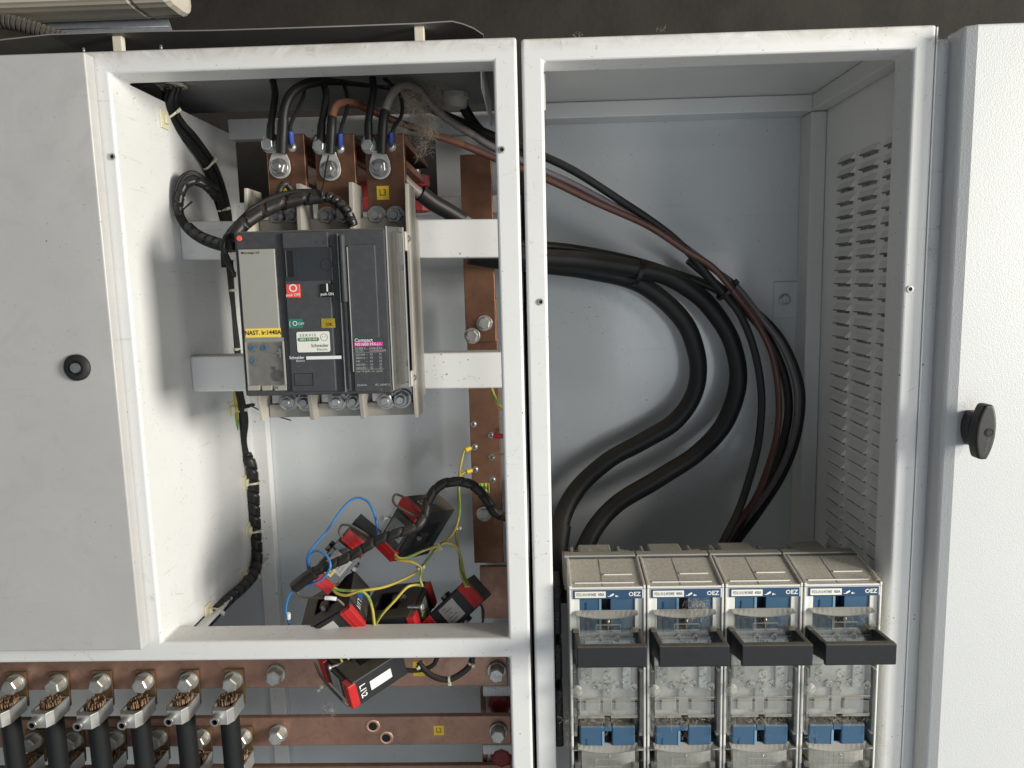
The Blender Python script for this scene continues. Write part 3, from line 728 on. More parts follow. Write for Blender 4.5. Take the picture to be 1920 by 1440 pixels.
mb = MB()
for py in (654.6, 660.6, 692.5): mb.box(o0.x, o0.x + dxm*0.95, TY - 0.0001, TY + 0.0003, o0.z + tz(py), o0.z + tz(py) + 0.0003)
mb.build('table_rule', INKP, tb)

#==================================================================== TOP COPPER BARS L1-L3 (each its own thing)
YB = 0.108
tops = [(497, 570, 252, 'L1', 'copper bar on the left breaker pole with partly hidden yellow tag'),
        (588, 664, 252, 'L2', 'copper bar on the middle breaker pole, no tag showing'),
        (683, 757, 252, 'L3', 'copper bar on the right breaker pole with yellow L3 tag')]
for k, (pa, pb, pt, nm, lb) in enumerate(tops):
    a = U(pa, pt, YB); b = U(pb, pt, YB); c0 = U((pa+pb)/2 + 2, 430, YB)
    x0, x1 = a.x, b.x; zt = a.z
    root = empty('copper_busbar', ((x0+x1)/2, YB, c0.z), lb, 'busbar', 'copper bars above the breaker')
    MB().box(x0, x1, YB, YB + 0.010, 1.640, zt).build('upright_bar', COPPER, root, bevel=0.0015)
    # the bar turns back at the top : two flat bars running to the rear
    for j, zq in enumerate((zt - 0.0102, zt - 0.042)):
        MB().box(x0 + 0.002, x1 - 0.001, YB + 0.0102, 0.365, zq, zq + 0.0095).build('rear_bar', COPPER, root, bevel=0.0012)
    # large lug stack
    for (px, py), me in ((((517,405),(610,405),(704,404))[k], B_NUT), (((547,405),(642,405),(739,404))[k], B_NUT)):
        inst('nut', me, root, facing(U(px, py, YB - 0.012) + Vector((0, 0.012, 0)), random.random()*2))
    lx = ((706,349,730,374), (519,352,545,377), None)[0 if k == 2 else (1 if k == 0 else 2)]
    if lx:
        p0 = U(lx[0], lx[1], YB - 0.0006); p1 = U(lx[2], lx[3], YB - 0.0006)
        t = MB().box(p0.x, p1.x, YB - 0.0008, YB, p1.z, p0.z).build('phase_tag', YELLOW, root)
        print_('lettering', [(nm, 0, 0, 0.0130, 'CENTER', 0.002, 0.8)], INK, t, frontM((p0.x+p1.x)/2, YB - 0.0011, (p0.z+p1.z)/2))
# red insulators behind the bars
for n_, (px, py, y) in enumerate(((783, 362, 0.33), (688, 360, 0.33))):
    c = U(px, py, y); r0 = empty('post_insulator', c, ('red post insulator behind the right copper bar', 'red post insulator glimpsed between middle and right copper bars')[n_], 'insulator')
    mb = MB(); mb.lathe(c - Vector((0,0,0.032)), (0,0,1), [(0.014, 0), (0.021, 0.002), (0.021, 0.018), (0.017, 0.021), (0.017, 0.040), (0.021, 0.043), (0.021, 0.060), (0.013, 0.062)], 10, smooth=False)
    mb.build('body', RED2, r0)
    MB().cyl(c + Vector((0,0,0.0301)), (0,0,1), 0.006, 0.008, 10).build('stud', ZINC, r0)

# generic cable builders ----------------------------------------------------
def path(pts, n=8): return catmull([U(*p) for p in pts], n)
def cable(name, pts, r, m, label, cat='cable', group=None, seg=12, n=8, parent=None, rfun=None):
    P = path(pts, n)
    if rfun is None and r > .012: rfun = lambda a, s: r * (1 + .022*math.sin(s*31 + 1.3) + .014*math.sin(s*77 + a))
    o = MB().tube(P, r, seg, rfun=rfun).build(name, m, parent)
    if parent is None: tag(o, label, cat, group)
    return o
def spiral(name, pts, r, m, label, pitch=0.016, parent=None, cat='cable', group=None, depth=0.16):
    P = resample(path(pts, 14), 0.0017)
    def rf(a, s):
        ph = (s / pitch + a / (2*math.pi)) % 1.0
        if ph < 0.16: return r * (1 - depth - .10)
        return r * (1.03 - 0.05 * ph)
    o = MB().tube(P, r, 14, rfun=rf).build(name, m, parent)
    if parent is None: tag(o, label, cat, group)
    return o
def yg(name, pts, label, r=0.0021, tw=0.22, group='yellow-green earth wires', n=10):
    P = path(pts, n)
    o = MB().tube(P, r, 10, mfun=lambda k, i: 1 if ((k + int(i*tw)) % 10) in (0, 1, 2) else 0).build(name, [YEL, GRN])
    return tag(o, label, 'wire', group)

# lugs and cables on the breaker bars -----------------------------------------
def lug(px, py, y, parent, w, topz, h_bolt, me, name='cable_lug'):
    c = U(px, py, y)
    mb = MB(); pts = []
    for q in range(13):
        t = math.radians(180 + 15*q); pts.append((w*math.cos(t), w*math.sin(t)))
    pts += [(w*0.92, topz*0.40), (w*0.66, topz*0.8), (w*0.60, topz), (-w*0.60, topz), (-w*0.66, topz*0.8), (-w*0.92, topz*0.40)]
    mb.prism(pts, 0.0, 0.0035, frontM(c.x, c.y, c.z))
    mb.build('lug_palm', TIN, parent, bevel=0.0008)
    inst('bolt', me, parent, facing(c + Vector((0, -0.0035, 0)), random.random()*2))
leads = [
 # small lug cables rising to the roof
 dict(n='black_cable', pts=[(509,143,.15),(515.6,172,.125),(512.5,203,.108),(508,234,.100),(507,258,.098)], r=.0048, lug=(506,273,.1075,.0105,.014,B_HEXS), m=BLACKC, lb='slim black cable on the small left lug of the left copper bar'),
 dict(n='black_cable', pts=[(600,143,.15),(611,172,.125),(609,203,.108),(603,234,.100),(602,261,.098)], r=.0049, lug=(601,276,.1075,.0105,.014,B_HEXS), m=BLACKC, lb='slim black cable on the small left lug of the middle copper bar'),
 dict(n='black_cable', pts=[(698,140,.15),(700,169,.125),(695,203,.108),(690.6,231,.100),(691.5,260,.098)], r=.0050, lug=(692,275,.1075,.0105,.014,B_HEXS), m=BLACKC, lb='slim black cable on the small left lug of the right copper bar'),
]
for d in leads:
    root = empty(d['n'], U(*d['lug'][:3]), d['lb'], 'cable', 'slim black cables above the breaker')
    MB().tube(path(d['pts']), d['r'], 12).build('sheath', d['m'], root)
    P = path(d['pts']); e = P[-1]
    MB().tube(catmull([P[-9], P[-5], e, e + Vector((0, .002, -.004))], 6), d['r']*1.13, 12).build('heat_shrink', BLACKC, root)
    L_ = d['lug']; lug(L_[0], L_[1], L_[2]-0.0035, root, L_[3], L_[4], 0, L_[5])
mains = [
 dict(n='black_cable', m=BLACKC, m2=THICKC, r=.0066, lug=(526,315,.1075), lb='heavy black cable arching from the left copper bar into the right cabinet',
   pts=[(528,288,.094),(529.7,250,.092),(534,203,.095),(550,172,.105),(581,156,.125),(625,151,.15),(681,155,.18),(728,161,.20),(769,180,.21),(806,203,.215),(860,227,.22),(928,256,.225),(1023,294.5,.23),(1084,325,.235),(1157,372,.245),(1222,415,.255),(1265,448,.265),(1301,484,.27),(1330,520,.275),(1362,556,.275),(1390,594,.275),(1415,659,.275),(1428,742,.27),(1422,829,.26),(1404,901,.24),(1383,962,.22),(1354,1020,.19),(1340,1060,.17)]),
 dict(n='brown_cable', m=BROWNC, m2=BROWND, r=.0056, lug=(620,319,.1075), lb='brown cable from the middle copper bar curving through the right cabinet',
   pts=[(619,288,.094),(621.5,241,.092),(624,214,.098),(634,196,.11),(659,193,.13),(694,206,.155),(744,228,.18),(806,250,.195),(869,272,.205),(928,297,.215),(1025,336,.225),(1120,381,.235),(1214,423,.245),(1286,470,.26),(1337,502,.265),(1379,551,.27),(1419,605,.285),(1448,666,.29),(1460,742,.29),(1457,811,.285),(1440,876,.27),(1415,937,.25),(1375,991,.22),(1350,1035,.19),(1343,1065,.17)]),
 dict(n='grey_cable', m=GREYC, m2=GREYD, r=.0058, lug=(713,316,.1075), lb='grey cable from the right copper bar curving through the right cabinet',
   pts=[(716,288,.094),(718,234,.092),(725,200,.100),(737.5,174,.11),(756,161,.13),(781,167,.155),(803,191,.175),(837,222,.19),(887,253,.205),(928,278,.215),(1025,323,.232),(1084,350,.240),(1171,397,.25),(1229,426,.262),(1300,475,.275),(1345,510,.285),(1383,540,.288),(1426,594,.30),(1466,648,.305),(1491,713,.31),(1495,771,.31),(1484,829,.305),(1458,890,.29),(1422,944,.265),(1375,1003,.23),(1350,1050,.19)]),
]
for d in mains:
    root = empty(d['n'], U(*d['lug'][:3]), d['lb'], 'cable')
    P = path(d['pts'], 10)
    ia = 80 if d['n'] != 'grey_cable' else 80
    MB().tube(P[:ia+1], d['r'], 14).build('sheath', d['m'], root)
    MB().tube(P[ia:], d['r']*0.96, 14).build('sheath', d['m2'], root)
    MB().tube(P[0:(9 if d['n'] != 'black_cable' else 8)*2], d['r']*1.14, 14, rfun=lambda a, s, r=d['r']: r*(1.13 + 0.02*math.sin(s*900))).build('heat_shrink', BLACKC, root)
    L_ = d['lug']; lug(L_[0], L_[1], L_[2] - 0.0045, root, 0.0150, 0.024, 0, B_NUTL)
ws = [([(569,143,.16),(570,175,.135),(556,209,.112),(545,234,.101),(545,252,.099)], (547.5,276)), ([(637.5,141,.16),(650,175,.135),(650,206,.115),(640.6,237,.101),(638,256,.099)], (637.5,279)), ([(712.5,140,.16),(737,162,.14),(752,184,.125),(753,215,.112),(739,238,.101),(734,254,.099)], (734,275))]
for k, (pts, sc) in enumerate(ws):
    root = empty('thin_black_wire', U(*sc, YB), ('thin black wire with blue ferrule on the left copper bar', 'thin black wire with blue ferrule on the middle copper bar', 'thin black wire with blue ferrule on the right copper bar')[k], 'wire', 'thin sensing wires above the breaker')
    MB().tube(path(pts), 0.0027, 8).build('sheath', BLACKC, root)
    e = U(*pts[-1]); s_ = U(*sc, YB - 0.001)
    MB().tube([e + Vector((0,0,.004)), e.lerp(s_, .3), e.lerp(s_, .72)], 0.0040, 10).build('ferrule', FERR, root)
    inst('screw', B_PAN, root, facing(s_, 0.5) @ Matrix.Scale(1.25, 4))

#==================================================================== PEN BAR
YP = 0.300
p0 = U(862, 290, YP); p1 = U(921, 290, YP); pb = U(890, 1060, YP)
pen = empty('copper_busbar', ((p0.x+p1.x)/2, YP, pb.z), 'tall vertical copper bar at the rear right with yellow-green PEN tag', 'busbar')
MB().box(p0.x, p1.x, YP, YP + 0.010, U(870, 642, YP).z, p0.z).build('upper_bar', COPPER, pen, bevel=0.0012)
MB().box(p0.x + 0.001, p1.x + 0.0015, YP + 0.0105, YP + 0.0205, pb.z, U(870, 560, YP).z).build('lower_bar', COPPER, pen, bevel=0.0012)
q = U(897, 1062, YP + 0.0106)
MB().box(p0.x + 0.010, p1.x + 0.012, YP + 0.011, YP + 0.021, 0.955, q.z - 0.001).build('foot_bar', COPPERH, pen, bevel=0.0012)
for px, py in ((908,606),(885,630)): inst('bolt', B_HEXP, pen, facing(U(px, py, YP - 0.004) + Vector((0,.004,0)), random.random()))
inst('bolt', B_HEXP, pen, facing(U(908, 963, YP + 0.008), 0.3))
for px, py in ((888,795),(921,816),(890,838),(922,857),(891,880),(924,899)):
    inst('screw', B_PAN, pen, facing(U(px, py, YP + 0.0102), random.random()) @ Matrix.Scale(1.05, 4))
a = U(898, 906, YP + 0.010); b = U(918, 924, YP + 0.010)
t = MB().box(a.x, b.x, YP + 0.0098, YP + 0.0104, b.z, a.z).build('pen_tag', YELLOWL, pen)
mb = MB()
for fx in (0.05, 0.42, 0.78): mb.box(a.x + (b.x-a.x)*fx, a.x + (b.x-a.x)*(fx+.17), YP + 0.0095, YP + 0.0099, b.z + .0002, a.z - .0002)
mb.build('tag_stripe', mat('tag_green', (0.05, 0.30, 0.06), .5), t)
print_('lettering', [('PEN', 0, 0, 0.0095, 'CENTER', 0.01, 0.8)], INK, t, frontM((a.x+b.x)/2, YP + 0.0092, (a.z+b.z)/2))

#==================================================================== HORIZONTAL BUSBARS
def hbar(pyt, pyb, y, pxr, name_l, holes, bolts, tagtxt, tagbox, x0=-1.06, xr=None):
    za = U(600, pyt, y).z; zb = U(600, pyb, y).z; x1 = xr or U(pxr, (pyt+pyb)/2, y).x
    root = empty('copper_busbar', ((x0+x1)/2, y, zb), name_l, 'busbar', 'horizontal copper bars')
    MB().box(x0, x1, y, y + 0.010, zb, za).build('bar', COPPERH, root, bevel=0.0012)
    for px, py in bolts:
        inst('bolt', B_HEXL, root, facing(U(px, py, y - 0.010) + Vector((0, 0.010, 0)), random.random()*2))
    for px, py in holes:
        c = U(px, py, y); mb = MB()
        mb.lathe(c, (0,-1,0), [(0.0120, 0.0001), (0.0116, 0.0004), (0.0095, 0.0006), (0.0068, 0.0003)], 24, caps=False)
        mb.build('hole_rim', COPPERB, root)
        mb = MB(); mb.cyl(c, (0,-1,0), 0.0070, 0.0002, 20); mb.build('hole', PITCH, root)
    if tagtxt:
        a = U(tagbox[0], tagbox[1], y); b = U(tagbox[2], tagbox[3], y)
        t = MB().box(a.x, b.x, y - 0.0008, y - 0.0001, b.z, a.z).build('phase_tag', YELLOW, root)
        print_('lettering', [(tagtxt, 0, 0, 0.0110, 'CENTER', 0.0, 0.85)], INK, t, frontM((a.x+b.x)/2, y - 0.0011, (a.z+b.z)/2))
    return root
Y1, Y2, Y3 = 0.092, 0.135, 0.175
h1 = hbar(1228, 1289, Y1, 951, 'upper horizontal copper bar under the white rail with yellow L1 tag', [], [(515,1268),(931,1262)], 'L1', (774,1240,797,1267))
h2 = hbar(1345, 1398, Y2, 958, 'lower horizontal copper bar with two bright holes and yellow L2 tag', [(699,1362),(724,1384)], [(519,1380),(934,1376)], 'L2', (813,1360,833,1378))
h3 = hbar(1437, 1490, Y3, 958, 'lowest horizontal copper bar, only its top edge at the bottom of the picture', [], [], None, None)
# support blocks at right end
sup = empty('busbar_support', (-0.05, 0.25, 0.7), 'stepped white busbar bracket with red insulators behind the bar ends', 'bracket')
for py0, py1 in ((1287, 1306), (1397, 1415)):
    a = U(905, py0, 0.17); b = U(958, py1, 0.17); MB().box(a.x, -0.006, 0.17, 0.25, b.z, a.z).build('shelf', WHITE, sup, bevel=0.002)
a = U(911, 1306, 0.19); MB().box(a.x, -0.006, 0.191, 0.2505, 0.60, U(911, 1306, .19).z).build('upright', WALLP, sup, bevel=0.001)
a = U(901, 1287, 0.20); b = U(911, 1345, 0.20); MB().box(a.x, b.x, 0.1905, 0.21, 0.60, a.z).build('copper_strip', COPPERH, sup)
for px, py in ((936, 1330), (940, 1428)):
    c = U(px, py, 0.16); mb = MB(); mb.lathe(c + Vector((0, .03, 0)), (0,-1,0), [(0.0165, 0), (0.0185, 0.003), (0.0185, 0.018), (0.013, 0.022)], 8, smooth=False); mb.build('insulator', RED2, sup)

#==================================================================== CABLE CLAMP TERMINALS
def clamp_terminal(bpx, bpy_, y, label, group, jitter, rear=False):
    c = U(bpx + 8, bpy_ - 5, y)         # bolt base centre on the bar
    root = empty('cable_terminal', c, label, 'cable terminal', group)
    # tongue
    w = 0.0145
    mb = MB(); mb.prism([(-w, 0.0155), (w, 0.0155), (w, -0.022), (w*0.93, -0.040), (-w*0.93, -0.040), (-w, -0.022)], 0.0005, 0.0045, frontM(c.x, y, c.z))
    mb.build('tongue', BRASSY, root, bevel=0.0006)
    inst('bolt', B_HEXL, root, facing(c + Vector((0, -0.0046, 0)), random.random()*2))
    cy = y - 0.024; cz = c.z - 0.031 + jitter; cx = c.x - 0.0015 + random.uniform(-.0015, .0015)
    # strands
    mb = MB(); n = 0
    for rr, cnt in ((0.0122, 25), (0.0095, 19), (0.0067, 13), (0.0038, 7), (0.0, 1)):
        for q in range(cnt):
            t = 2*math.pi*q/cnt + rr*900
            x = cx + rr*math.cos(t); yy = cy + rr*math.sin(t)
            hh = cz + 0.010 + random.uniform(0.001, 0.0075)
            mb.cyl((x, yy, cz - 0.008), (random.uniform(-.05,.05), random.uniform(-.05,.05), 1), 0.00142, hh - cz + 0.008, 6)
    so = mb.build('copper_strands', STRAND, root); so['kind'] = 'stuff'
    # U shaped aluminium block seen from above: chamfered front, hollow
    hw = 0.0165; f = cy - 0.031; bk = cy + 0.0165; ch = 0.011; t = 0.0038
    outer = [(-hw, bk), (-hw, f + ch*0.9), (-hw + ch*0.55, f), (hw - ch*0.55, f), (hw, f + ch*0.9), (hw, bk)]
    inner = [(-hw + t, bk - t), (-hw + t, f + ch + 0.002), (-hw + ch*0.75, f + 0.0085), (hw - ch*0.75, f + 0.0085), (hw - t, f + ch + 0.002), (hw - t, bk - t)]
    mb = MB(); k = len(outer); z0, z1 = cz - 0.012, cz + 0.010
    for zq in (z0, z1):
        for q in outer + inner: mb.v.append(Vector((cx + q[0], q[1], zq)))
    K = 2*k
    for i in range(k):
        j = (i+1) % k
        mb.face([i, j, K+j, K+i]); mb.face([k+i, K+k+i, K+k+j, k+j])
        mb.face([K+i, K+j, K+k+j, K+k+i]); mb.face([i, k+i, k+j, j])
    blk = mb.build('clamp_block', ALU, root, bevel=0.0006)
    MB().box(cx - hw + t + .0006, cx + hw - t - .0006, cy - 0.0165, cy - 0.0125, cz - 0.010, cz + 0.006).build('pressure_piece', ZINCG, root, bevel=0.0008)
    # hollow hexagon screw
    sc = Vector((cx - 0.0035, f, cz - 0.001)); mb = MB()
    mb.lathe(sc, (0,-1,0), [(0.0072, 0), (0.0072, 0.0105), (0.0066, 0.0115), (0.0040, 0.0115)], 18, caps=False)
    mb.lathe(sc, (0,-1,0), [(0.0040, 0.0115), (0.0040, 0.0040), (0.0, 0.0040)], 6, mi=1, caps=False)
    mb.build('clamp_screw', [ZINC, PITCH], root)
    bot = Vector((cx + random.uniform(0, .012), cy - 0.004, 0.62))
    P = catmull([(cx, cy, cz - 0.0122), (cx + 0.0006, cy - 0.0005, cz - 0.06), (cx + 0.002, cy - 0.002, cz - 0.16), bot], 6)
    MB().tube(P, 0.0138, 20).build('cable', THICKC if not rear else BLACKC, root)
    return root
fr = [(27,1281,0.0),(106,1281,0.0),(187,1279,-.004),(267,1278,-.003),(350,1277,0.002),(433,1276,0.001)]
ordn = ['leftmost, at the picture edge', 'second from the left', 'third from the left', 'fourth from the left', 'fifth from the left', 'rightmost']
for k, (px, py, j) in enumerate(fr):
    clamp_terminal(px, py, Y1, 'aluminium cable clamp with thick black cable on upper copper bar, ' + ordn[k], 'clamps on the upper copper bar', j)
rr_ = [(61,1388),(135,1387),(213,1385),(293,1383),(373,1383),(450,1382)]
for k, (px, py) in enumerate(rr_):
    clamp_terminal(px, py, Y2, 'shaded cable clamp on lower copper bar behind the front cables, ' + ordn[k].replace(', at the picture edge', ' of its row'), 'clamps on the lower copper bar', random.uniform(-.002,.002), rear=True)

#==================================================================== HEAVY CABLES IN THE RIGHT CABINET
cable('thick_black_cable', [(880,478,.27),(930,486,.28),(1025,497,.30),(1110,508,.315),(1185,526,.325),(1230,552,.330),(1272,590,.333),(1296,630,.335),(1309,684,.335),(1300,742,.333),(1262,793,.33),(1202,829,.325),(1144,861,.315),(1097,901,.305),(1065,944,.29),(1050,991,.27),(1045,1045,.25),(1045,1120,.23)], .0152, THICKC, 'thick black cable with the tighter inner S-bend ending left of the fuse switches', seg=20)
cable('thick_black_cable', [(880,470,.25),(930,476,.26),(1025,484,.275),(1110,491,.29),(1207,507,.305),(1262,524,.318),(1318,562,.325),(1362,620,.33),(1383,684,.33),(1379,742,.33),(1354,800,.325),(1307,850,.315),(1235,897,.30),(1162,941,.285),(1123,980,.27),(1095,1030,.25),(1080,1080,.23)], .0152, THICKC, 'thick black cable with the wider outer S-bend ending behind the first fuse switch', seg=20)
cable('black_cable', [(880,455,.26),(1025,461,.30),(1110,472,.315),(1193,490,.325),(1262,512,.325),(1330,536,.318),(1385,570,.315),(1432,622,.318),(1464,684,.322),(1478,745,.322),(1474,805,.318),(1452,875,.30),(1418,940,.27),(1375,1000,.23),(1345,1050,.19)], .0072, BLACKC, 'dusty black cable lying on top of the two thick cables at the left stile', seg=14)
cable('black_cable', [(1290,488,.29),(1365,550,.30),(1424,590,.312),(1469,641,.318),(1498,710,.322),(1503,764,.322),(1492,829,.317),(1466,894,.30),(1422,962,.27),(1379,1020,.23),(1355,1060,.19)], .0062, BLACKC, 'outermost slim black cable beside the grey one in the right cabinet', seg=12)
# collar on the inner thick cable
o = cable('cable_sleeve', [(1052,985,.2735),(1046,1030,.256),(1045,1080,.24),(1045,1130,.225)], .0172, THICKC, 'black shrink sleeve round the thick cable left of the fuse switches', 'cable sleeve', seg=20)
# cable ties in the right cabinet
def tie(name, c, axis, r, m, label, head=None, group=None, w=0.0045, sx=1.0, tail=None, parent=None):
    c = Vector(c); a = Vector(axis).normalized()
    root = empty(name, c, label, 'cable tie', group)
    MB().lathe(c - a*w/2, a, [(r, 0), (r + 0.0012, 0), (r + 0.0012, w), (r, w), (r, 0)], 24, caps=False).build('band', m, root)
    hd = Vector(head) if head else Vector((0, -1, 0))
    hd = (hd - a*hd.dot(a)).normalized(); s_ = hd.cross(a)
    M_ = Matrix((s_, a, hd)).transposed().to_4x4(); M_.translation = c + hd*(r + 0.002)
    q_ = 1.0 if r > .007 else .62
    MB().box(-0.0038*q_, 0.0038*q_, -w*0.72, w*0.72, -0.002, 0.0038*q_, M=M_).build('lock_head', m, root, bevel=0.0006)
    if tail: MB().tube(catmull(tail, 6), 0.0011, 6).build('tail', m, root)
    return root
tie('cable_tie', U(1196,512,.308), (.95,.1,-.32), .0215, BLACKC, 'black cable tie round the thick cables at the top of the S-bends', (0.2,-.6,.8), w=.007)
tie('cable_tie', U(1362,545,.283), (.72,.05,-.7), .0185, BLACKC, 'black cable tie where slim black, brown and grey cables cross', (.5,-.4,.7), w=.006)

#==================================================================== CABLES AT THE ROOF OF THE LEFT COMPARTMENT
g = U(852, 150, .25); g.z = 1.8418
gl = empty('cable_gland', g, 'pale plastic cable gland in the roof with black cable through it', 'cable gland')
MB().cyl(g, (0,0,-1), .0215, .009, 8, smooth=False).build('gland_nut', mat('gland_grey', (.42,.40,.35), .5, dust=.3), gl, bevel=.001)
MB().lathe(g - Vector((0,0,.009)), (0,0,-1), [(.0185,0),(.0185,.010),(.016,.0135),(.0105,.014)], 20).build('gland_cap', mat('gland_grey_light', (.50,.48,.43), .5), gl)
cable('black_cable', [(852,152,.25),(856,172,.252),(869,200,.262),(886,228,.275),(905,250,.29),(930,272,.30)], .0082, BLACKC, 'short black cable hanging out of the pale roof gland')
# black cable with heat shrink and bare screen right of the breaker
root = empty('armoured_cable', U(790,366,.2), 'stubby black cable end with grey screen sloping behind the right rail', 'cable')
MB().tube(path([(754,334,.16),(772,352,.17),(792,368,.18)]), .0085, 14).build('screen', GREYC, root)
MB().tube(path([(788,362,.178),(812,380,.19),(840,396,.205),(866,412,.22)]), .0125, 16).build('heat_shrink', BLACKC, root)
MB().tube(path([(836,394,.203),(862,410,.222),(900,432,.24)]), .0098, 14).build('sheath', GREYC, root)

#==================================================================== BLACK HARNESS ON THE LEFT WALL
hz = [(333,150,.150),(322,185,.150),(324,213,.165),(338,240,.182),(363,268,.205),(393,307,.250),(410,350,.285),(420,400,.310),(425,450,.325),(428,520,.330),(431,590,.333),(437,650,.335),(446,720,.335)]
har = empty('cable_harness', U(363,268,.205), 'bundle of black cables running down the sunlit left wall from the roof', 'cable harness')
offs = [(-.0062,-.002,.003),(.0058,.001,.002),(0,-.006,-.003),(-.003,.004,-.005),(.004,-.004,.006),(-.0075,-.006,-.002)]
for k, o_ in enumerate(offs):
    P = catmull([U(*p) + Vector(o_) * (1 + .25*math.sin(i*1.7 + k*2)) for i, p in enumerate(hz)], 8)
    MB().tube(P, (.0052,.0048,.0055,.0045,.0050,.0042)[k], 10).build('cable', BLACKC, har)
# nylon mounts with ties on the left wall
def wall_mount(px, py, label, tiepx=None, r=.012):
    p = Ux(px, py, -0.5055)
    root = empty('tie_mount', p, label, 'tie mount', 'nylon tie mounts on the left wall')
    MB().box(p.x + .0003, p.x + .0035, p.y - .012, p.y + .012, p.z - .013, p.z + .013).build('base', NYLONY, root, bevel=.0012)
    MB().box(p.x + .0034, p.x + .0080, p.y - .0045, p.y + .0045, p.z - .0065, p.z + .0065).build('bridge', NYLONY, root, bevel=.0012)
    return root, p
mts = [(305,224,'cream tie mount at the top of the left wall'), (431,768,'cream tie mount just below the lower white rail'), (458,905,'cream tie mount halfway down the lower left wall'), (464,995,'cream tie mount above the bend of the spiral harness'), (456,1082,'shaded cream tie mount at the bend of the spiral harness'), (388,1147,'cream tie mount low at the front end of the spiral harness')]
for px, py, lb in mts: wall_mount(px, py, lb)
ties = [((322,214,.166),(.45,.5,-.75),.0145,'cream cable tie holding the black bundle to the uppermost mount'), ((331,160,.15),(-.15,0,-1),.0135,'cream cable tie round the black bundle just under the roof'),
        ((392,306,.249),(.5,.6,-.6),.0120,'thin cream tie midway on the black bundle'), ((418,392,.307),(.2,.3,-.95),.0115,'pale tie on the black bundle above the upper rail'),
        ((429,545,.331),(.05,0,-1),.0125,'pale tie on the dark harness between the two rails'), ((436,655,.334),(.05,0,-1),.0125,'pale tie on the dark harness just above the lower rail')]
for p_, ax, r_, lb in ties: tie('cable_tie', U(*p_), ax, r_, NYLON, lb, (.6,-.6,.3), 'cream cable ties on the left harness', w=.003)
# coil of spare cable
coil = empty('cable_coil', U(340,380,.14), 'loop of black spiral-wrapped cable hanging beside the upper rail', 'cable coil')
for k, (dx_, dy_) in enumerate(((0,0),(5,3),(10,9))):
    pts = [(407,352,.20),(394,342+dy_,.175),(383,334+dy_,.16),(360,323+dy_,.145),(338-dx_*.2+dx_,335+dy_*.5,.135),(328+dx_,365,.130),(331+dx_,400,.128),(347+dx_,430-dx_*.4,.125),(374+dx_,452-dy_,.115),(407,465-dy_*.5,.10),(433,470-dy_*.4,.085)]
    MB().tube(path(pts, 10), .0030, 8).build('cable', BLACKC, coil)
spiral('spiral_sleeve', [(407,372,.18),(390,352,.16),(367,340,.145),(346,348,.135),(336,375,.130),(336,405,.128)], .0066, SPIRAL, None, parent=coil)
spiral('spiral_sleeve', [(352,424,.122),(372,440,.115),(395,450,.105),(420,458,.09),(436,462,.08)], .0070, SPIRAL, None, parent=coil)
MB().tube(path([(332,402,.126),(344,392,.118),(352,385,.110),(360,378,.105)], 6), .0013, 6).build('tie_tail', BLACKC, coil)
# front arch over the breaker
arch = empty('cable_harness', U(560,370,.05), 'black spiral-wrapped harness arching over the top of the breaker', 'cable harness')
spiral('spiral_sleeve', [(432,470,.000),(436,448,.004),(452,425,.012),(480,404,.024),(511,388,.036),(550,376,.046),(588,371,.052),(605,369,.054)], .0088, SPIRALD, None, parent=arch, pitch=.03)
spiral('spiral_sleeve', [(600,370,.052),(620,371,.056),(636,382,.058),(649,394,.060),(657,410,.062),(662,424,.064)], .0072, SPIRAL, None, parent=arch, pitch=.009, depth=.22)
for k in range(3):
    MB().tube(path([(424-k*3,500,.02),(424-k*3,470,.01),(430-k*2,445-k*3,.008),(452,413-k*2,.018),(480,391-k*3,.028),(519,370-k*2,.038),(558,358+k,.046),(600,360+k*2,.052),(612,372,.055)], 8), .0026, 8).build('cable', BLACKC, arch)
spiral('spiral_sleeve', [(508,392,.05),(520,368,.052),(528,350,.055),(535,345,.058),(543,352,.062),(551,372,.068),(559,392,.074),(566,418,.078)], .0046, SPIRALD, None, parent=arch, pitch=.010)
MB().tube(path([(603,372,.045),(604,360,.044),(608,335,.055),(612,310,.075),(616,292,.085)], 6), .0012, 6).build('tie_tail', BLACKC, arch)
lw = empty('wire_loop', U(424,470,0.0), 'thin black wires looping round the upper left breaker edge', 'wire')
for k in range(4):
    MB().tube(path([(440,432+k*3,.03),(430-k*2,440,.0),(420-k,456+k*2,-.008),(420+k*2,478,-.006),(428+k*2,498,.01),(440,512+k*2,.04)], 8), .0021, 8).build('wire', BLACKC, lw)
MB().tube(path([(434,434,.0),(422,440,-.004),(418,452,-.006)], 5), .0013, 6).build('tie_tail', BLACKC, lw)

# lower spiral harness on the left wall
spp = [(446,735,.322),(457,787,.328),(455,826,.332),(461,852,.334),(471,873,.336),(475,907,.338),(477,953,.340),(480,1003,.342),(482,1045,.338),(478,1072,.315),(460,1096,.27),(430,1123,.21),(403,1150,.16),(383,1172,.13),(360,1196,.10)]
spiral('spiral_harness', spp[3:], .0100, SPIRAL, 'black spiral-wrapped harness running down the left wall and along its foot', pitch=.022, cat='cable harness', depth=.12)
har2 = empty('cable_harness', U(458,787,.33), 'loose black wires between the lower white rail and the spiral harness', 'cable harness')
for k, o_ in enumerate(offs[:5]):
    P = catmull([U(*p) + Vector(o_) * (1 - .15*i) for i, p in enumerate([(440,690,.325)] + spp[:5])], 8)
    MB().tube(P, .0042, 8).build('wire', BLACKC, har2)
yg('earth_wire', [(436,735,.31),(441,760,.31),(443,790,.312),(440,815,.318),(434,822,.32)], 'short yellow-green wire beside the harness under the lower rail', r=.0045)
mb = MB(); mb.tube(path([(432,752,.335),(431,790,.335),(433,822,.332),(441,843,.325),(449,853,.322)], 8), .005, 8, flat=.35)
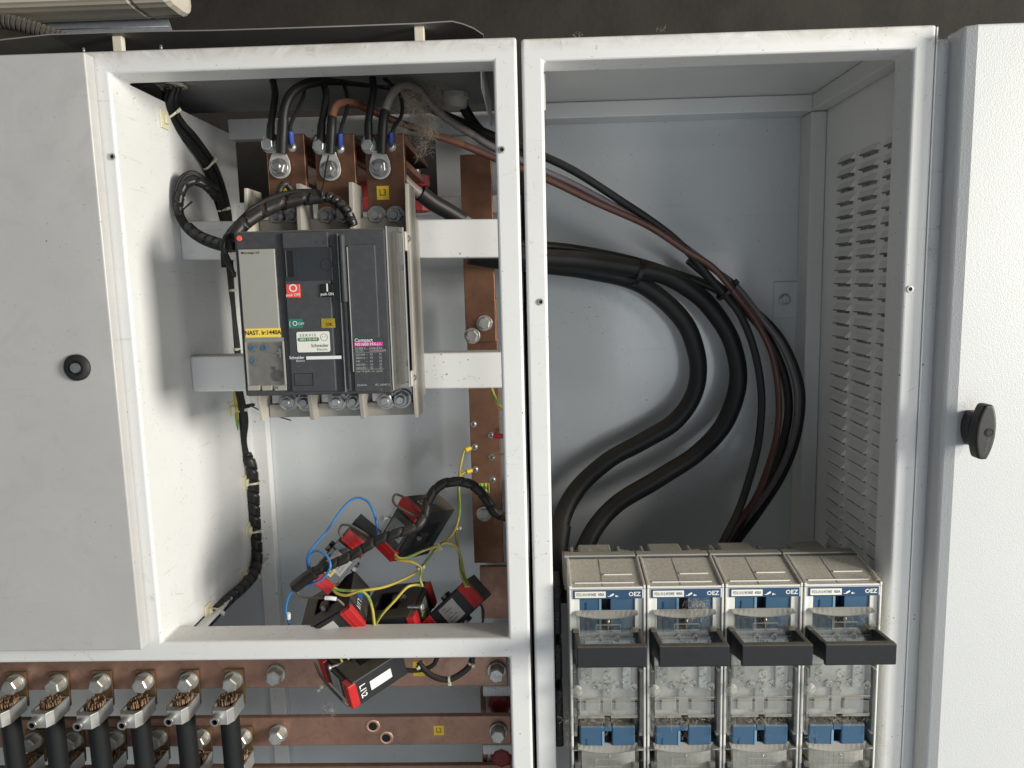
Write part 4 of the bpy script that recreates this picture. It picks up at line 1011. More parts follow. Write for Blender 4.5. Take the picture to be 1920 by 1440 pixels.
tag(mb.build('edge_strip', NYLON), 'bent cream plastic strip beside the harness under the lower rail', 'edging strip')
for p_, ax, lb in (((449,770,.328),(.15,0,-1),'cream tie on the harness below the lower white rail'), ((475,905,.338),(.05,0,-1),'cream tie at the middle mount of the spiral harness'), ((478,995,.341),(.05,0,-1),'cream tie above the bend of the spiral harness'), ((476,1078,.312),(.4,.7,.5),'cream tie exactly at the bend of the spiral harness'), ((404,1149,.162),(.2,.8,.5),'cream tie near the front end of the spiral harness')):
    tie('cable_tie', U(*p_), ax, .0108, NYLON, lb, (.9,-.3,.1), 'cream ties on the spiral harness', w=.0035)
a = U(468,760,.30); tie('cable_tie', a, (.1,0,-1), .0075, BLACKC, 'black cable tie with a long tail pointing at the breaker foot', (0,-1,.2), w=.004, tail=[a, U(490,770,.22), U(515,779,.14), U(545,788,.06)])

#==================================================================== CURRENT TRANSFORMERS
CTP = {
'ct1':([-0.169, 0.1227, 1.1902],[[0.7082, -0.5228, 0.4744], [-0.5017, 0.1001, 0.8592], [-0.4967, -0.8465, -0.1914]]),
'ct2':([-0.277, 0.111, 1.1514],[[0.7399, -0.6675, -0.0831], [-0.0092, -0.1335, 0.991], [-0.6726, -0.7325, -0.1049]]),
'ct5':([-0.1094, 0.1144, 1.065],[[0.6659, -0.7424, 0.0743], [-0.2584, -0.1361, 0.9564], [-0.6999, -0.656, -0.2825]]),
'ct4':([-0.1985, 0.1029, 1.0644],[[0.2003, -0.1569, -0.9671], [0.1648, -0.9676, 0.1912], [-0.9658, -0.1977, -0.1679]]),
'ct3':([-0.2854, 0.0818, 1.0748],[[0.5067, -0.8548, -0.112], [0.2544, 0.0241, 0.9668], [-0.8237, -0.5184, 0.2297]]),
'ct6':([-0.2407, 0.0475, 1.0103],[[-0.1023, 0.6626, 0.742], [-0.2413, -0.7402, 0.6277], [0.965, -0.1148, 0.2356]]),
}
CTL = {'ct1': 'topmost black and red current transformer with clear cover, nearest the copper bar',
 'ct2': 'black and red current transformer with grey and yellow labels under the dusty harness',
 'ct3': 'dusty black current transformer at the lower left with an empty window',
 'ct4': 'dusty black current transformer lying flat beside a long steel screw',
 'ct5': 'black current transformer with white label and red ends at the lower right',
 'ct6': 'black current transformer hanging below the white rail with white handwriting'}
A2, B2, C2 = .0205, .044, .044
def ct(key):
    t, R_ = CTP[key]
    M_ = Matrix(R_).to_4x4(); M_.translation = Vector(t)
    root = empty('current_transformer', (0,0,0), CTL[key], 'transformer', 'loose current transformers'); root.matrix_basis = M_
    def put(name, mb, m, par=None, bevel=0): return mb.build(name, m, par or root, bevel=bevel, M=M_)
    # body: window through the thickness (local x)
    G = Matrix(((0,1,0,0),(1,0,0,0),(0,0,1,0),(0,0,0,1)))
    g = [-B2, -.021, .021, B2]; h = [-C2 + .006, -.012, .026, C2]
    put('body', MB().grid(g, h, lambda i, j: not (i == 1 and j == 1), -A2, A2, M=G), CTBLACK, bevel=.0012)
    # terminal head along the front, a step narrower
    put('terminal_head', MB().box(-A2*.88, A2*.88, -B2 + .002, B2 - .002, -C2, -C2 + .0062), CTBLACK, bevel=.0008)
    for s in (-1, 1):
        b0, b1 = (s*B2 - s*.0005 + s*.0016, s*(B2 - .0165))
        e = put('red_end_cover', MB().box(-A2*.93, A2*.93, b0, b1, -C2 - .0022, -C2 + .0105), RED, bevel=.0012)
        put('cover_ridge', MB().box(-A2*.90, A2*.90, s*(B2-.0082), s*(B2-.0100), -C2 - .0030, -C2 - .0020), RED, e)
    # mounting ears with screws
    for s in (-1, 1):
        put('ear', MB().box(s*A2 - s*.001, s*(A2 + .007), -.007, .007, -.016, .000), CTBLACK, bevel=.002)
        put('screw', MB().cyl((s*(A2 + .0045), 0, -.0161), (0,0,-1), .0032, .004, 12), ZINC)
    put('rating_label', MB().box(-A2*.72, A2*.72, -.013, .014, -C2 - .0008, -C2 - .0002), PAPERG)
    LM = M_ @ Matrix.Translation((0, 0, -C2 - .0011)) @ Matrix(((0,-1,0,0),(-1,0,0,0),(0,0,-1,0),(0,0,0,1)))
    print_('lettering', [('5/5A', -.010, .010, .0035), ('1500/5 A', -.010, .005, .0035), ('0,5  FS5', -.010, 0, .0032), ('50Hz 10VA', -.010, -.005, .0032), ('IEC 60044', -.010, -.010, .0030)], INK, root, LM)
    put('clamp_bar', MB().box(-A2*.4, A2*.4, -.020, .020, -.0115, -.0060), CTBLACK, bevel=.001)
    put('clamp_knob', MB().cyl((0, .004, -.0065), (0,0,1), .0042, .010, 10), RED)
    if key == 'ct2':
        put('yellow_tag', MB().box(-A2*.75, A2*.25, .010, .023, -C2 - .0012, -C2 - .0009), YELLOWL)
        put('back_plate', MB().box(-A2*1.0, A2*1.05, -B2 - .016, -B2 + .004, C2 - .03, C2 - .027), CTBACK)
        print_('tag_text', [('TA2', 0, 0, .009, 'CENTER', .01)], INK, root, M_ @ Matrix.Translation((-A2*.25, .0165, -C2 - .0015)) @ Matrix(((1,0,0,0),(0,-1,0,0),(0,0,-1,0),(0,0,0,1))))
    if key == 'ct4': put('yellow_tag', MB().box(-A2*.1, A2*.70, .004, .018, -C2 - .0012, -C2 - .0009), YELLOWL)
    if key in ('ct1', 'ct2'):
        put('clear_cover', MB().box(-A2*1.02, A2*1.02, -B2 + .018, B2 - .018, -C2 - .0062, -C2 - .0048), WINDOWP, bevel=.0006)
    if key in ('ct1', 'ct3'):
        put('blue_seal', MB().box(-.008, .004, -B2 - .0012, -B2 - .0004, -.004, .012), mat('seal_blue_' + key, (.05, .16, .55), .4, var=.4, vscale=200))
        print_('handwriting', [('1 S' if key == 'ct1' else 'L1/1', 0, 0, .012, 'CENTER', .015)], INKW, root, M_ @ Matrix.Translation((-.002, -B2 - .0012, -.018)) @ Matrix(((0,1,0,0),(0,0,-1,0),(-1,0,0,0),(0,0,0,1))))
    if key == 'ct6':
        put('serial_label', MB().box(-.008, .007, B2 + .0004, B2 + .0010, -.014, .020), PAPER)
        WM = M_ @ Matrix.Translation((0, B2 + .0013, 0)) @ Matrix(((0,-1,0,0),(0,0,1,0),(1,0,0,0),(0,0,0,1)))
        WM = M_ @ Matrix.Translation((0, B2 + .0014, 0)) @ Matrix(((0,1,0,0),(0,0,1,0),(1,0,0,0),(0,0,0,1)))
        HM = M_ @ Matrix.Translation((0, B2 + .0014, -.026)) @ Matrix(((-1,0,0,0),(0,0,1,0),(0,1,0,0),(0,0,0,1))).to_4x4()
        print_('handwriting', [('L1\\2', 0, 0, .0125, 'CENTER', .02)], INKW, root, HM)
    return M_
CTM = {k: ct(k) for k in CTP}

# screws sticking out of the transformers
def loose_screw(p0, p1, label):
    p0, p1 = Vector(p0), Vector(p1); d = (p1 - p0); root = empty('machine_screw', p0, label, 'screw')
    MB().tube(resample([p0, p1], .0007), .0021, 10, rfun=lambda a, s: .0021 if int(s/.0007 + a/6.28) % 2 else .0017).build('shank', ZINC, root)
    MB().cyl(p1, d.normalized(), .0042, .0035, 14).build('screw_head', ZINC, root, bevel=.0006)
loose_screw(U(765,1138,.055), U(789,1138,.045), 'long steel screw lying on the flat dusty transformer')
loose_screw(U(732,971,.09), U(718,972,.06), 'short screw poking out left of the topmost transformer')
loose_screw(U(644,1243,.03), U(620,1251,.02), 'threaded steel screw on the hanging transformer below the rail')

# harness over the transformers
spiral('spiral_harness', [(960,972,.09),(943,967,.09),(928,961,.088),(910,934,.085),(886,910,.08),(855,903,.075),(824,911,.072),(804,937,.066),(795,968,.055),(780,988,.045),(744,1000,.04),(706,1014,.04),(660,1041,.04),(619,1060,.04),(583,1075,.042),(557,1098,.048)], .0071, SPIRALD, 'dusty black spiral-wrapped harness crossing over the current transformers', pitch=.020, cat='cable harness', depth=.12)
cable('cable_sleeve', [(592,1073,.041),(575,1083,.043),(553,1100,.05)], .0088, SPIRALD, 'short dusty sleeve at the left end of the transformer harness', 'cable sleeve')
for pts, lb in (([(709,1003,.07),(705,975,.075),(697,952,.08),(686,938,.085),(667,934,.085),(645,950,.08),(612,996,.07),(581,1034,.06),(576,1056,.056),(583,1082,.05),(590,1092,.048)], 'blue wire in the tall arch above the left transformers'),
    ([(588,1088,.045),(580,1062,.05),(581,1041,.05),(595,1033,.046),(613,1043,.038),(619,1064,.03),(604,1085,.034),(585,1094,.04),(560,1101,.05)], 'blue wire in the small loop round the dusty harness'),
    ([(556,1098,.05),(546,1110,.052),(539,1125,.055),(536,1145,.06),(541,1166,.065),(545,1185,.07)], 'blue wire dropping behind the rail at the lower left')):
    cable('blue_wire', pts, .0018, BLUEW, lb, 'wire', 'blue wires among the transformers', seg=10, n=10)
for pts, lb in (([(641,1007,.06),(636,997,.06),(641,985,.06),(655,985,.058),(670,992,.055),(690,1005,.05),(697,1015,.045)], 'grey-brown wire curled over the red end of the left transformer'),
    ([(757,932,.09),(742,927,.09),(737,938,.08),(745,950,.07),(770,964,.06),(790,974,.055),(801,972,.055)], 'grey wire curled round the red end of the topmost transformer'),
    ([(553,1102,.052),(560,1115,.05),(580,1121,.047),(612,1121,.04),(632,1124,.04),(652,1142,.045)], 'dark wire with white sleeve above the lower left transformer'),
    ([(590,1240,.04),(600,1265,.03),(617,1287,.025),(632,1303,.02),(652,1322,.02),(668,1322,.02)], 'dark wire hugging the hanging transformer below the rail'),
    ([(898,1128,.09),(906,1145,.09),(905,1170,.095)], 'dark wire dropping from the lower right transformer')):
    cable('thin_dark_wire', pts, .0019, GREYW, lb, 'wire', 'dark wires among the transformers', seg=8)
cable('wire_marker', [(610,1121,.040),(620,1121.5,.039),(631,1123,.040)], .0030, INKW, 'white marker sleeve on the dark wire above the lower left transformer', 'wire marker')
cable('wire_marker', [(541,1150,.062),(541,1160,.064)], .0030, INKW, 'white marker sleeve on the blue wire at the lower left', 'wire marker')
yg('earth_wire', [(880,842,.29),(871,845,.285),(866,862,.28),(862,884,.27),(860,920,.22),(862,955,.18),(856,987,.15),(841,1010,.12),(824,1022,.10),(792,1033,.08),(762,1046,.07),(748,1046,.07),(741,1040,.075)], 'earth wire from the upper yellow lug to the topmost transformer')
yg('earth_wire', [(882,882,.29),(872,886,.285),(863,893,.27),(859,925,.23),(860,960,.19),(856,993,.155),(857,1020,.13),(864,1048,.11),(871,1080,.09),(879,1100,.075)], 'earth wire from the lower yellow lug to the lower right transformer')
yg('earth_wire', [(874,1100,.075),(866,1080,.09),(863,1058,.10),(861,1034,.11),(848,1020,.105),(827,1021,.10),(799,1052,.085),(783,1072,.075),(731,1097,.06),(688,1106,.05),(642,1107,.045),(626,1103,.045)], 'earth wire linking the lower right transformer to the left transformer')
yg('earth_wire', [(741,1046,.075),(752,1051,.072),(770,1053,.07),(786,1061,.07),(790,1072,.068),(788,1085,.066),(792,1100,.064)], 'short earth wire dropping from the topmost to the flat transformer')
yg('earth_wire', [(790,1098,.066),(778,1097,.06),(762,1102,.05),(740,1126,.045),(716,1152,.045),(700,1178,.05)], 'earth wire crossing the flat dusty transformer to the rail')
yg('earth_wire', [(624,1105,.045),(633,1113,.04),(650,1116,.036),(674,1109,.034),(690,1119,.034),(698,1140,.038),(702,1172,.045)], 'greenish earth wire bending down in front of the lower left transformer')
yg('earth_wire', [(636,1225,.035),(641,1242,.03),(649,1258,.024),(651,1280,.020)], 'yellow-green wire entering the hanging transformer below the rail')
yg('earth_wire', [(921,727,.27),(926,742,.26),(934,757,.25),(946,770,.24)], 'earth wire curling behind the centre stile below the lower rail', r=.0032)
yg('earth_wire', [(923,856,.292),(934,853,.285),(948,851,.27)], 'thin green wire leaving the tall copper bar to the right', r=.0014)
for p0, p1, m_, lb in (((882,840,.293),(872,844,.286),FERY,'upper yellow crimp lug on the tall copper bar'), ((884,882,.293),(874,885,.286),FERY,'lower yellow crimp lug on the tall copper bar'), ((926,817,.293),(946,818,.285),FERR_R,'red crimp lug on the tall copper bar')):
    mb = MB(); mb.tube([U(*p0), U(*p0).lerp(U(*p1), .5), U(*p1)], .0042, 12); tag(mb.build('crimp_lug', m_), lb, 'cable lug', 'crimp lugs on the tall copper bar')
for p_, ax, lb in (((855,989,.152),(0,.2,-1),'pale tie where two earth wires part beside the copper bar'), ((825,1021,.102),(.9,-.2,.4),'pale tie on earth wires right of the topmost transformer'), ((787,1064,.073),(.3,0,-1),'pale tie on earth wires above the flat transformer')):
    tie('cable_tie', U(*p_), ax, .0042, NYLON, lb, (.9,-.4,0), 'pale ties on the earth wires', w=.003)
# black wires with ties below the rail near the L1 tag
for pts, r_, lb in (([(728,1225,.06),(738,1244,.055),(760,1256,.05),(790,1256,.05),(812,1247,.05),(820,1232,.05)], .0032, 'dark cable loop left of the yellow L1 tag'), ([(785,1240,.05),(797,1257,.045),(817,1270,.042),(842,1274,.042),(866,1262,.045),(882,1246,.05),(886,1230,.055)], .0042, 'dark cable loop hanging right of the yellow L1 tag')):
    cable('black_cable', pts, r_, SPIRALD, lb)
for p_, ax, lb in (((787,1247,.05),(.6,0,-.8),'pale tie on the cable loops above the L1 tag'), ((843,1274,.042),(1,0,.1),'pale tie at the bottom of the hanging cable loop'), ((884,1243,.051),(.3,0,1),'pale tie at the right end of the hanging cable loop'), ((602,1288,.03),(.6,0,-.8),'pale tie on the dark wire left of the hanging transformer')):
    tie('cable_tie', U(*p_), ax, .0046, NYLON, lb, (.2,-.8,-.5), 'pale ties below the rail', w=.003)

#==================================================================== FUSE SWITCH DISCONNECTORS
FY = -0.015
def fuse_switch():
    x0 = U(1067, 1100, FY).x; Wd = 0.1004
    z1 = U(1067, 1100, FY).z
    root = empty('fuse_switch', (x0, FY, 0.60))
    def zz(py, y=FY): return U(1130, py, y).z
    X = lambda f: x0 + Wd*f
    # top deck, sloping slightly, dusty
    zb = zz(1046, 0.055)
    MB().hexa([(x0, FY, z1-.004), (x0+Wd, FY, z1-.004), (x0+Wd, .055, zb-.004), (x0, .055, zb-.004), (x0, FY, z1-.0012), (x0+Wd, FY, z1-.0012), (x0+Wd, .055, zb-.0012), (x0, .055, zb-.0012)]).build('top_deck', FSWHITE, root, bevel=.0005)
    for f0, f1 in ((0, .030), (.970, 1)):
        MB().hexa([(X(f0), FY-.0006, z1-.004), (X(f1), FY-.0006, z1-.004), (X(f1), .056, zb-.004), (X(f0), .056, zb-.004), (X(f0), FY-.0006, z1+.0012), (X(f1), FY-.0006, z1+.0012), (X(f1), .056, zb+.0012), (X(f0), .056, zb+.0012)]).build('deck_edge', FSWHITE, root, bevel=.0006)
    def deck(f, t): return Vector((X(f), FY + (.055-FY)*t, z1 - .0012 + (zb - z1)*t))
    for f0, f1, t in ((.08, .86, .12), (.48, .86, .40)):
        a = deck(f0, t); b = deck(f1, t)
        MB().box(a.x, b.x, a.y, a.y + .0022, a.z - .0003, a.z + .0016).build('deck_rib', FSWHITE, root)
    a = deck(.44, .02); b = deck(.44, .98)
    MB().hexa([(a.x, a.y, a.z), (a.x+.0007, a.y, a.z), (b.x+.0007, b.y, b.z), (b.x, b.y, b.z), (a.x, a.y, a.z+.0004), (a.x+.0007, a.y, a.z+.0004), (b.x+.0007, b.y, b.z+.0004), (b.x, b.y, b.z+.0004)]).build('deck_seam', SOOTGAP, root)
    MB().box(x0 + .002, x0 + Wd - .002, .0565, .062, zb - .03, zb - .0010).build('navy_strip', DNAVY, root)
    # rear terminal block with notches
    zr = zz(1024, 0.11)
    xsn = [X(-.06), X(.10), X(.14), X(.185), X(.26), X(.66), X(.74), X(.79), X(.83), X(.94)]
    for i, dz in ((0,-.006),(1,.0),(3,-.0),(5,-.0),(7,.0),(8,-.006)):
        pass
    MB().box(X(-.03), X(.97), .0625, .078, zb - .05, zb + .0010).build('rear_step', FSGREY, root, bevel=.001)
    MB().box(X(.20), X(.66), .0785, .118, zb - .05, zr).build('rear_block', FSGREY, root, bevel=.0015)
    for f0, f1, dz in ((-.04, .07, -.005), (.08, .115, .001), (.76, .80, .001), (.81, .96, -.005)):
        MB().box(X(f0), X(f1), .0785, .112, zb - .05, zr + dz - .002).build('rear_fin', FSGREY, root, bevel=.001)
    MB().box(X(.0), X(.97), .0790, .108, zb - .06, zb - .012).build('rear_floor', PITCH, root)
    # side walls, full height
    for f0, f1 in ((0, .030), (.972, 1.0)):
        MB().box(X(f0), X(f1), FY, .060, .60, z1 - .0045).build('side_wall', FSWHITE, root, bevel=.0008)
    # head frame
    zl1, zl2 = zz(1106), zz(1122.5)
    MB().box(X(.0305), X(.9715), FY, .040, zl2 - .0005, z1 - .0045).build('head_panel', FSWHITE, root, bevel=.0008)
    zc = zz(1152)
    for f0, f1 in ((.031, .135), (.862, .971)):
        MB().box(X(f0), X(f1), FY + .004, .030, zz(1196), zl2 - .001).build('corner_post', FSWHITE, root, bevel=.001)
    nb = MB().box(X(.052), X(.958), FY - .0009, FY - .0001, zl2, zl1).build('maker_strip', NAVY, root, bevel=.0003)
    ws_ = MB().box(X(.075), X(.478), FY - .0014, FY - .0010, zl2 + .0018, zl1 - .0018).build('type_sticker', PAPER, root)
    print_('lettering', [('FD2-31/LW240E  400A', 0, 0, .0058, 'CENTER', .0, .66)], INK, ws_, frontM(X(.277), FY - .0017, (zl1+zl2)/2))
    print_('lettering', [('OEZ', 0, 0, .0080, 'CENTER', .022, 1.0)], INKW, nb, frontM(X(.855), FY - .0012, (zl1+zl2)/2))
    mb = MB(); SMx = frontM(X(.57), FY - .0012, (zl1+zl2)/2)
    mb.box(-.0040, .0016, -.0012, .0012, 0, .0002, M=SMx @ Matrix.Rotation(.55, 4, 'Z')); mb.box(-.0068, -.0030, -.0030, -.0022, 0, .0002, M=SMx); mb.box(.0035, .0075, -.0028, -.0020, 0, .0002, M=SMx)
    mb.cyl(SMx @ Vector((.0044, -.0022, 0)), (0,-1,0), .0013, .0003, 10); mb.build('switch_symbol', INKW, nb)
    # blue contact insert behind head opening
    zi = zz(1190)
    for f0, f1 in ((.14, .425), (.545, .86)):
        MB().box(X(f0), X(f1), FY + .006, .045, zi, zl2 - .001).build('blue_insert', FSBLUE, root, bevel=.0006)
    MB().box(X(.4255), X(.5445), FY + .020, .045, zi, zl2 - .001).build('slot', PITCH, root)
    MB().box(X(.395), X(.425), FY + .0052, FY + .0062, zi, zl2 - .001).build('insert_edge', mat('pale_blue', (.16,.30,.42), .4) if 'pale_blue' not in bpy.data.materials else bpy.data.materials['pale_blue'], root)
    MB().box(X(.22), X(.235), FY + .0050, FY + .0062, zi, zz(1133)).build('insert_groove', NAVY, root)
    # interior seen through the covers
    MB().box(X(.125), X(.875), FY + .0125, .045, zz(1352), zi - .0005).build('interior_wall', FSINNER, root)
    MB().box(X(.031), X(.969), .0455, .0458, zz(1352), zi - .0005).build('interior_back', FSINNER, root)
    # upper clear cover with bowed top
    zt_ = zz(1153, FY - .006)
    def cover(ztop, zbot, nm='clear_cover', yf=FY - .008):
        mb = MB(); n = 12; f0, f1 = .085, .895
        pts = []
        xsq = [X(f0 + (f1-f0)*i/n) for i in range(n+1)]
        bow = lambda i: .0050 * (1 - (2*i/n - 1)**2)
        t = .0016
        # front sheet
        for (ya, yb) in ((yf, yf + t),):
            for i in range(n):
                za, zb_ = ztop - bow(i), ztop - bow(i+1)
                mb.hexa([(xsq[i], ya, zbot), (xsq[i+1], ya, zbot), (xsq[i+1], yb, zbot), (xsq[i], yb, zbot), (xsq[i], ya, za), (xsq[i+1], ya, zb_), (xsq[i+1], yb, zb_), (xsq[i], yb, za)])
        return mb.build(nm, CLEAR, root)
    zh0 = zz(1250, FY - .008)
    cover(zt_, zh0)
    mb = MB(); n = 12; yf = FY - .008
    for i in range(n):
        b0 = .0050 * (1 - (2*i/n - 1)**2); b1 = .0050 * (1 - (2*(i+1)/n - 1)**2)
        xa, xb = X(.085 + .81*i/n), X(.085 + .81*(i+1)/n)
        mb.hexa([(xa, yf, zt_ - b0), (xb, yf, zt_ - b1), (xb, FY + .005, zt_ + .0008), (xa, FY + .005, zt_ + .0008), (xa, yf, zt_ - b0 + .001), (xb, yf, zt_ - b1 + .001), (xb, FY + .005, zt_ + .0018), (xa, FY + .005, zt_ + .0018)])
    mb.build('cover_ledge', CLEAR, root)
    # embossed ribs, bosses
    def emb(name, mb): return mb.build(name, BOSS, root, bevel=.0003)
    yo = FY - .0096
    za_, zb_ = zz(1173, yo), zz(1183, yo)
    mb = MB()
    for q in ((.34, .66, za_, za_ + .0010), (.34, .66, zb_ - .001, zb_)): mb.box(X(q[0]), X(q[1]), yo, yo + .0014, q[2], q[3])
    for q in (.335, .495, .655): mb.box(X(q), X(q) + .0010, yo, yo + .0014, zb_, za_)
    emb('embossed_frame', mb)
    MB().lathe((X(.50), yo + .001, zz(1166, yo)), (0,-1,0), [(.0022, 0), (.0020, .0016), (.0006, .0026)], 12).build('cover_knob', BOSS, root)
    for f in (.385, .61): MB().lathe((X(f), yo + .001, zz(1198, yo)), (0,-1,0), [(.0044, 0), (.0044, .0018), (.0032, .0018), (.0030, .0004)], 16, caps=False).build('round_boss', BOSS, root)
    zq = zz(1197, yo); MB().box(X(.14), X(.84), yo + .0004, yo + .0014, zq - .0006, zq + .0006).build('cross_rib', BOSS, root)
    # fuse link behind
    fl = MB().box(X(.20), X(.80), FY + .0005, FY + .012, zz(1240), zz(1201)).build('fuse_link', PAPER, root, bevel=.001)
    print_('lettering', [('250 A', 0, 0, .006, 'CENTER', .01)], INK, fl, frontM(X(.5), FY + .0001, zz(1207)))
    # black pockets for the handle arms
    for f0, f1 in ((.032, .125), (.80, .905)):
        MB().box(X(f0), X(f1), FY - .004, .020, zz(1215), zz(1180)).build('arm_pocket', HANDLE, root, bevel=.0012)
        mb = MB(); mb.box(X(f0) + .001, X(f1) - .001, FY - .0100, FY - .0045, zz(1180), zz(1173)); mb.build('pocket_lip', CLEAR2, root, bevel=.0006)
    # pull handle
    HY = -0.076
    hl = U(1081, 1214, HY); hr = U(1213.5, 1252, HY)
    ht, hb_ = hl.z, hr.z
    MB().box(hl.x, hr.x, HY, HY + .006, hb_, ht).build('handle_bar', HANDLE, root, bevel=.0018, seg=3)
    MB().box(hl.x + .0005, hr.x - .0005, HY + .0061, HY + .0100, ht - .003, ht - .0004).build('handle_lip', HANDLE, root, bevel=.0008)
    zat, zab = zz(1184), zz(1215)
    for s, xa in ((0, hl.x), (1, hr.x - .0065)):
        xb = X(.055) if s == 0 else X(.885)
        MB().hexa([(xa, HY + .0062, hb_ + .004), (xa + .0065, HY + .0062, hb_ + .004), (xb + .0065, .0, zab - .012), (xb, .0, zab - .012), (xa, HY + .0062, ht - .001), (xa + .0065, HY + .0062, ht - .001), (xb + .0065, .0, zat), (xb, .0, zat)]).build('handle_arm', HANDLE, root, bevel=.0012)
    # lower clear panel
    zp0, zp1 = zz(1346, FY - .004), zz(1228, FY - .004)
    yo = FY - .0052
    MB().box(X(.088), X(.885), FY - .0045, FY - .0030, zz(1314, FY - .004), zp1).build('clear_panel', CLEAR, root, bevel=.0005)
    for f0, f1 in ((.088, .445), (.53, .885)):
        MB().box(X(f0), X(f1), FY - .0030, FY - .0016, zp0, zz(1316)).build('clear_flap', CLEAR, root, bevel=.0005)
        MB().box(X(f0), X(f1), FY - .0060, FY - .0032, zp0, zp0 + .0035).build('flap_foot', BOSS, root, bevel=.0008)
    zq = zz(1311, yo); MB().box(X(.09), X(.885), yo, yo + .0016, zq, zq + .0018).build('cross_rib', BOSS, root, bevel=.0004)
    for f, py in ((.20, 1262), (.73, 1262), (.20, 1275), (.72, 1275)):
        c = (X(f), yo + .001, zz(py, yo)); MB().lathe(c, (0,-1,0), [(.0052, 0), (.0052, .0016), (.0040, .0016), (.0038, .0002)], 14, caps=False).build('slot_boss', BOSS, root)
    for f, py, r in ((.49, 1267, .0062), (.33, 1285, .0046), (.60, 1284, .0046), (.83, 1289, .0050), (.47, 1281, .0044), (.48, 1297, .0030)):
        c = (X(f), yo + .001, zz(py, yo)); MB().lathe(c, (0,-1,0), [(r, 0), (r, .0018), (r*.72, .0020), (r*.66, .0006), (r*.3, .0008), (r*.2, .002)], 16, caps=False).build('round_boss', BOSS, root)
    # metalwork of the fuse base behind the lower panel
    for f0, f1, p0, p1, m_ in ((.14, .30, 1258, 1282, FSGREY), (.43, .56, 1290, 1345, FSGREY), (.36, .44, 1288, 1300, ZINC), (.70, .82, 1255, 1300, ZINCG), (.20, .40, 1318, 1340, FSGREY), (.60, .82, 1318, 1340, FSGREY)):
        MB().box(X(f0), X(f1), FY + .0085, FY + .0122, zz(p1), zz(p0)).build('contact_piece', m_, root, bevel=.001)
    # clear side strips with pivots
    for f0, f1 in ((.036, .080), (.905, .955)):
        MB().box(X(f0), X(f1), FY - .006, .010, zz(1376), zz(1256)).build('clear_side_strip', CLEAR, root, bevel=.0008)
    c = (X(.075), FY - .007, zz(1290)); MB().lathe(c, (0,-1,0), [(.0085, 0), (.0075, .004), (.004, .006), (0.0005, .0065)], 18).build('pivot_cap', BOSS, root)
    # second pole: blue carrier
    zt2, zb2 = zz(1346, .02), zz(1401, FY)
    ym = FY + .001; zt3 = zz(1363, FY)
    for f0, f1 in ((.115, .445), (.545, .860)):
        MB().hexa([(X(f0), ym, zb2), (X(f1), ym, zb2), (X(f1), .045, zb2), (X(f0), .045, zb2), (X(f0), ym, zt3), (X(f1), ym, zt3), (X(f1), .045, zt2), (X(f0), .045, zt2)]).build('blue_carrier', FSBLUE, root, bevel=.002)
    MB().hexa([(X(.4455), ym + .0002, zz(1372)), (X(.5445), ym + .0002, zz(1372)), (X(.5445), .045, zz(1372)), (X(.4455), .045, zz(1372)), (X(.4455), ym + .0002, zt3), (X(.5445), ym + .0002, zt3), (X(.5445), .045, zt2), (X(.4455), .045, zt2)]).build('carrier_bridge', FSBLUE, root)
    MB().box(X(.4455), X(.5445), ym + .022, .044, zb2, zz(1372.5)).build('slot', PITCH, root)
    MB().box(X(.415), X(.445), ym - .0007, ym - .0001, zb2, zz(1372)).build('carrier_edge', bpy.data.materials['pale_blue'], root)
    MB().box(X(.20), X(.217), ym - .0006, ym - .0001, zb2, zz(1386)).build('carrier_groove', NAVY, root)
    MB().box(X(.031), X(.97), .046, .058, .60, zi - .001).build('back_wall', FSGREY, root)
    for f0, f1 in ((.031, .105), (.870, .971)):
        MB().box(X(f0), X(f1), .020, .045, zz(1420), zz(1354)).build('dark_side_cheek', FSGREY, root)
        MB().box(X(f0), X(f1), FY - .003, .0195, zz(1405), zz(1403)).build('shelf', FSGREY, root)
    # second cover
    zt4 = zz(1404, FY - .006)
    mb = MB(); n = 12; yf = FY - .008
    for i in range(n):
        b0 = .0060 * (1 - (2*i/n - 1)**2); b1 = .0060 * (1 - (2*(i+1)/n - 1)**2)
        xa, xb = X(.085 + .81*i/n), X(.085 + .81*(i+1)/n)
        mb.hexa([(xa, yf, zt4 - b0), (xb, yf, zt4 - b1), (xb, FY + .005, zt4 + .0008), (xa, FY + .005, zt4 + .0008), (xa, yf, zt4 - b0 + .001), (xb, yf, zt4 - b1 + .001), (xb, FY + .005, zt4 + .0018), (xa, FY + .005, zt4 + .0018)])
    mb.build('cover_ledge', CLEAR, root)
    cover(zt4, .70)
    MB().lathe((X(.50), yf, zz(1418, yf)), (0,-1,0), [(.0022, 0), (.0020, .0016), (.0006, .0026)], 12).build('cover_knob', BOSS, root)
    za_, zb_ = zz(1424, yf), zz(1436, yf); mb = MB()
    for q in ((.32, .68, za_, za_ + .0010), (.32, .68, zb_ - .001, zb_)): mb.box(X(q[0]), X(q[1]), yf - .0012, yf - .0001, q[2], q[3])
    for q in (.315, .495, .675): mb.box(X(q), X(q) + .0010, yf - .0012, yf - .0001, zb_, za_)
    emb('embossed_frame', mb)
    for f0, f1 in ((.032, .125), (.81, .905)):
        MB().box(X(f0), X(f1), FY - .004, .020, .66, zz(1432)).build('arm_pocket', HANDLE, root, bevel=.0012)
        MB().box(X(f0) + .001, X(f1) - .001, FY - .0100, FY - .0045, zz(1432), zz(1424)).build('pocket_lip', CLEAR2, root, bevel=.0006)
    MB().box(X(.14), X(.86), FY + .004, .0455, .66, zb2 - .001).build('interior_wall', FSINNER, root)
    return root
fs0 = fuse_switch()
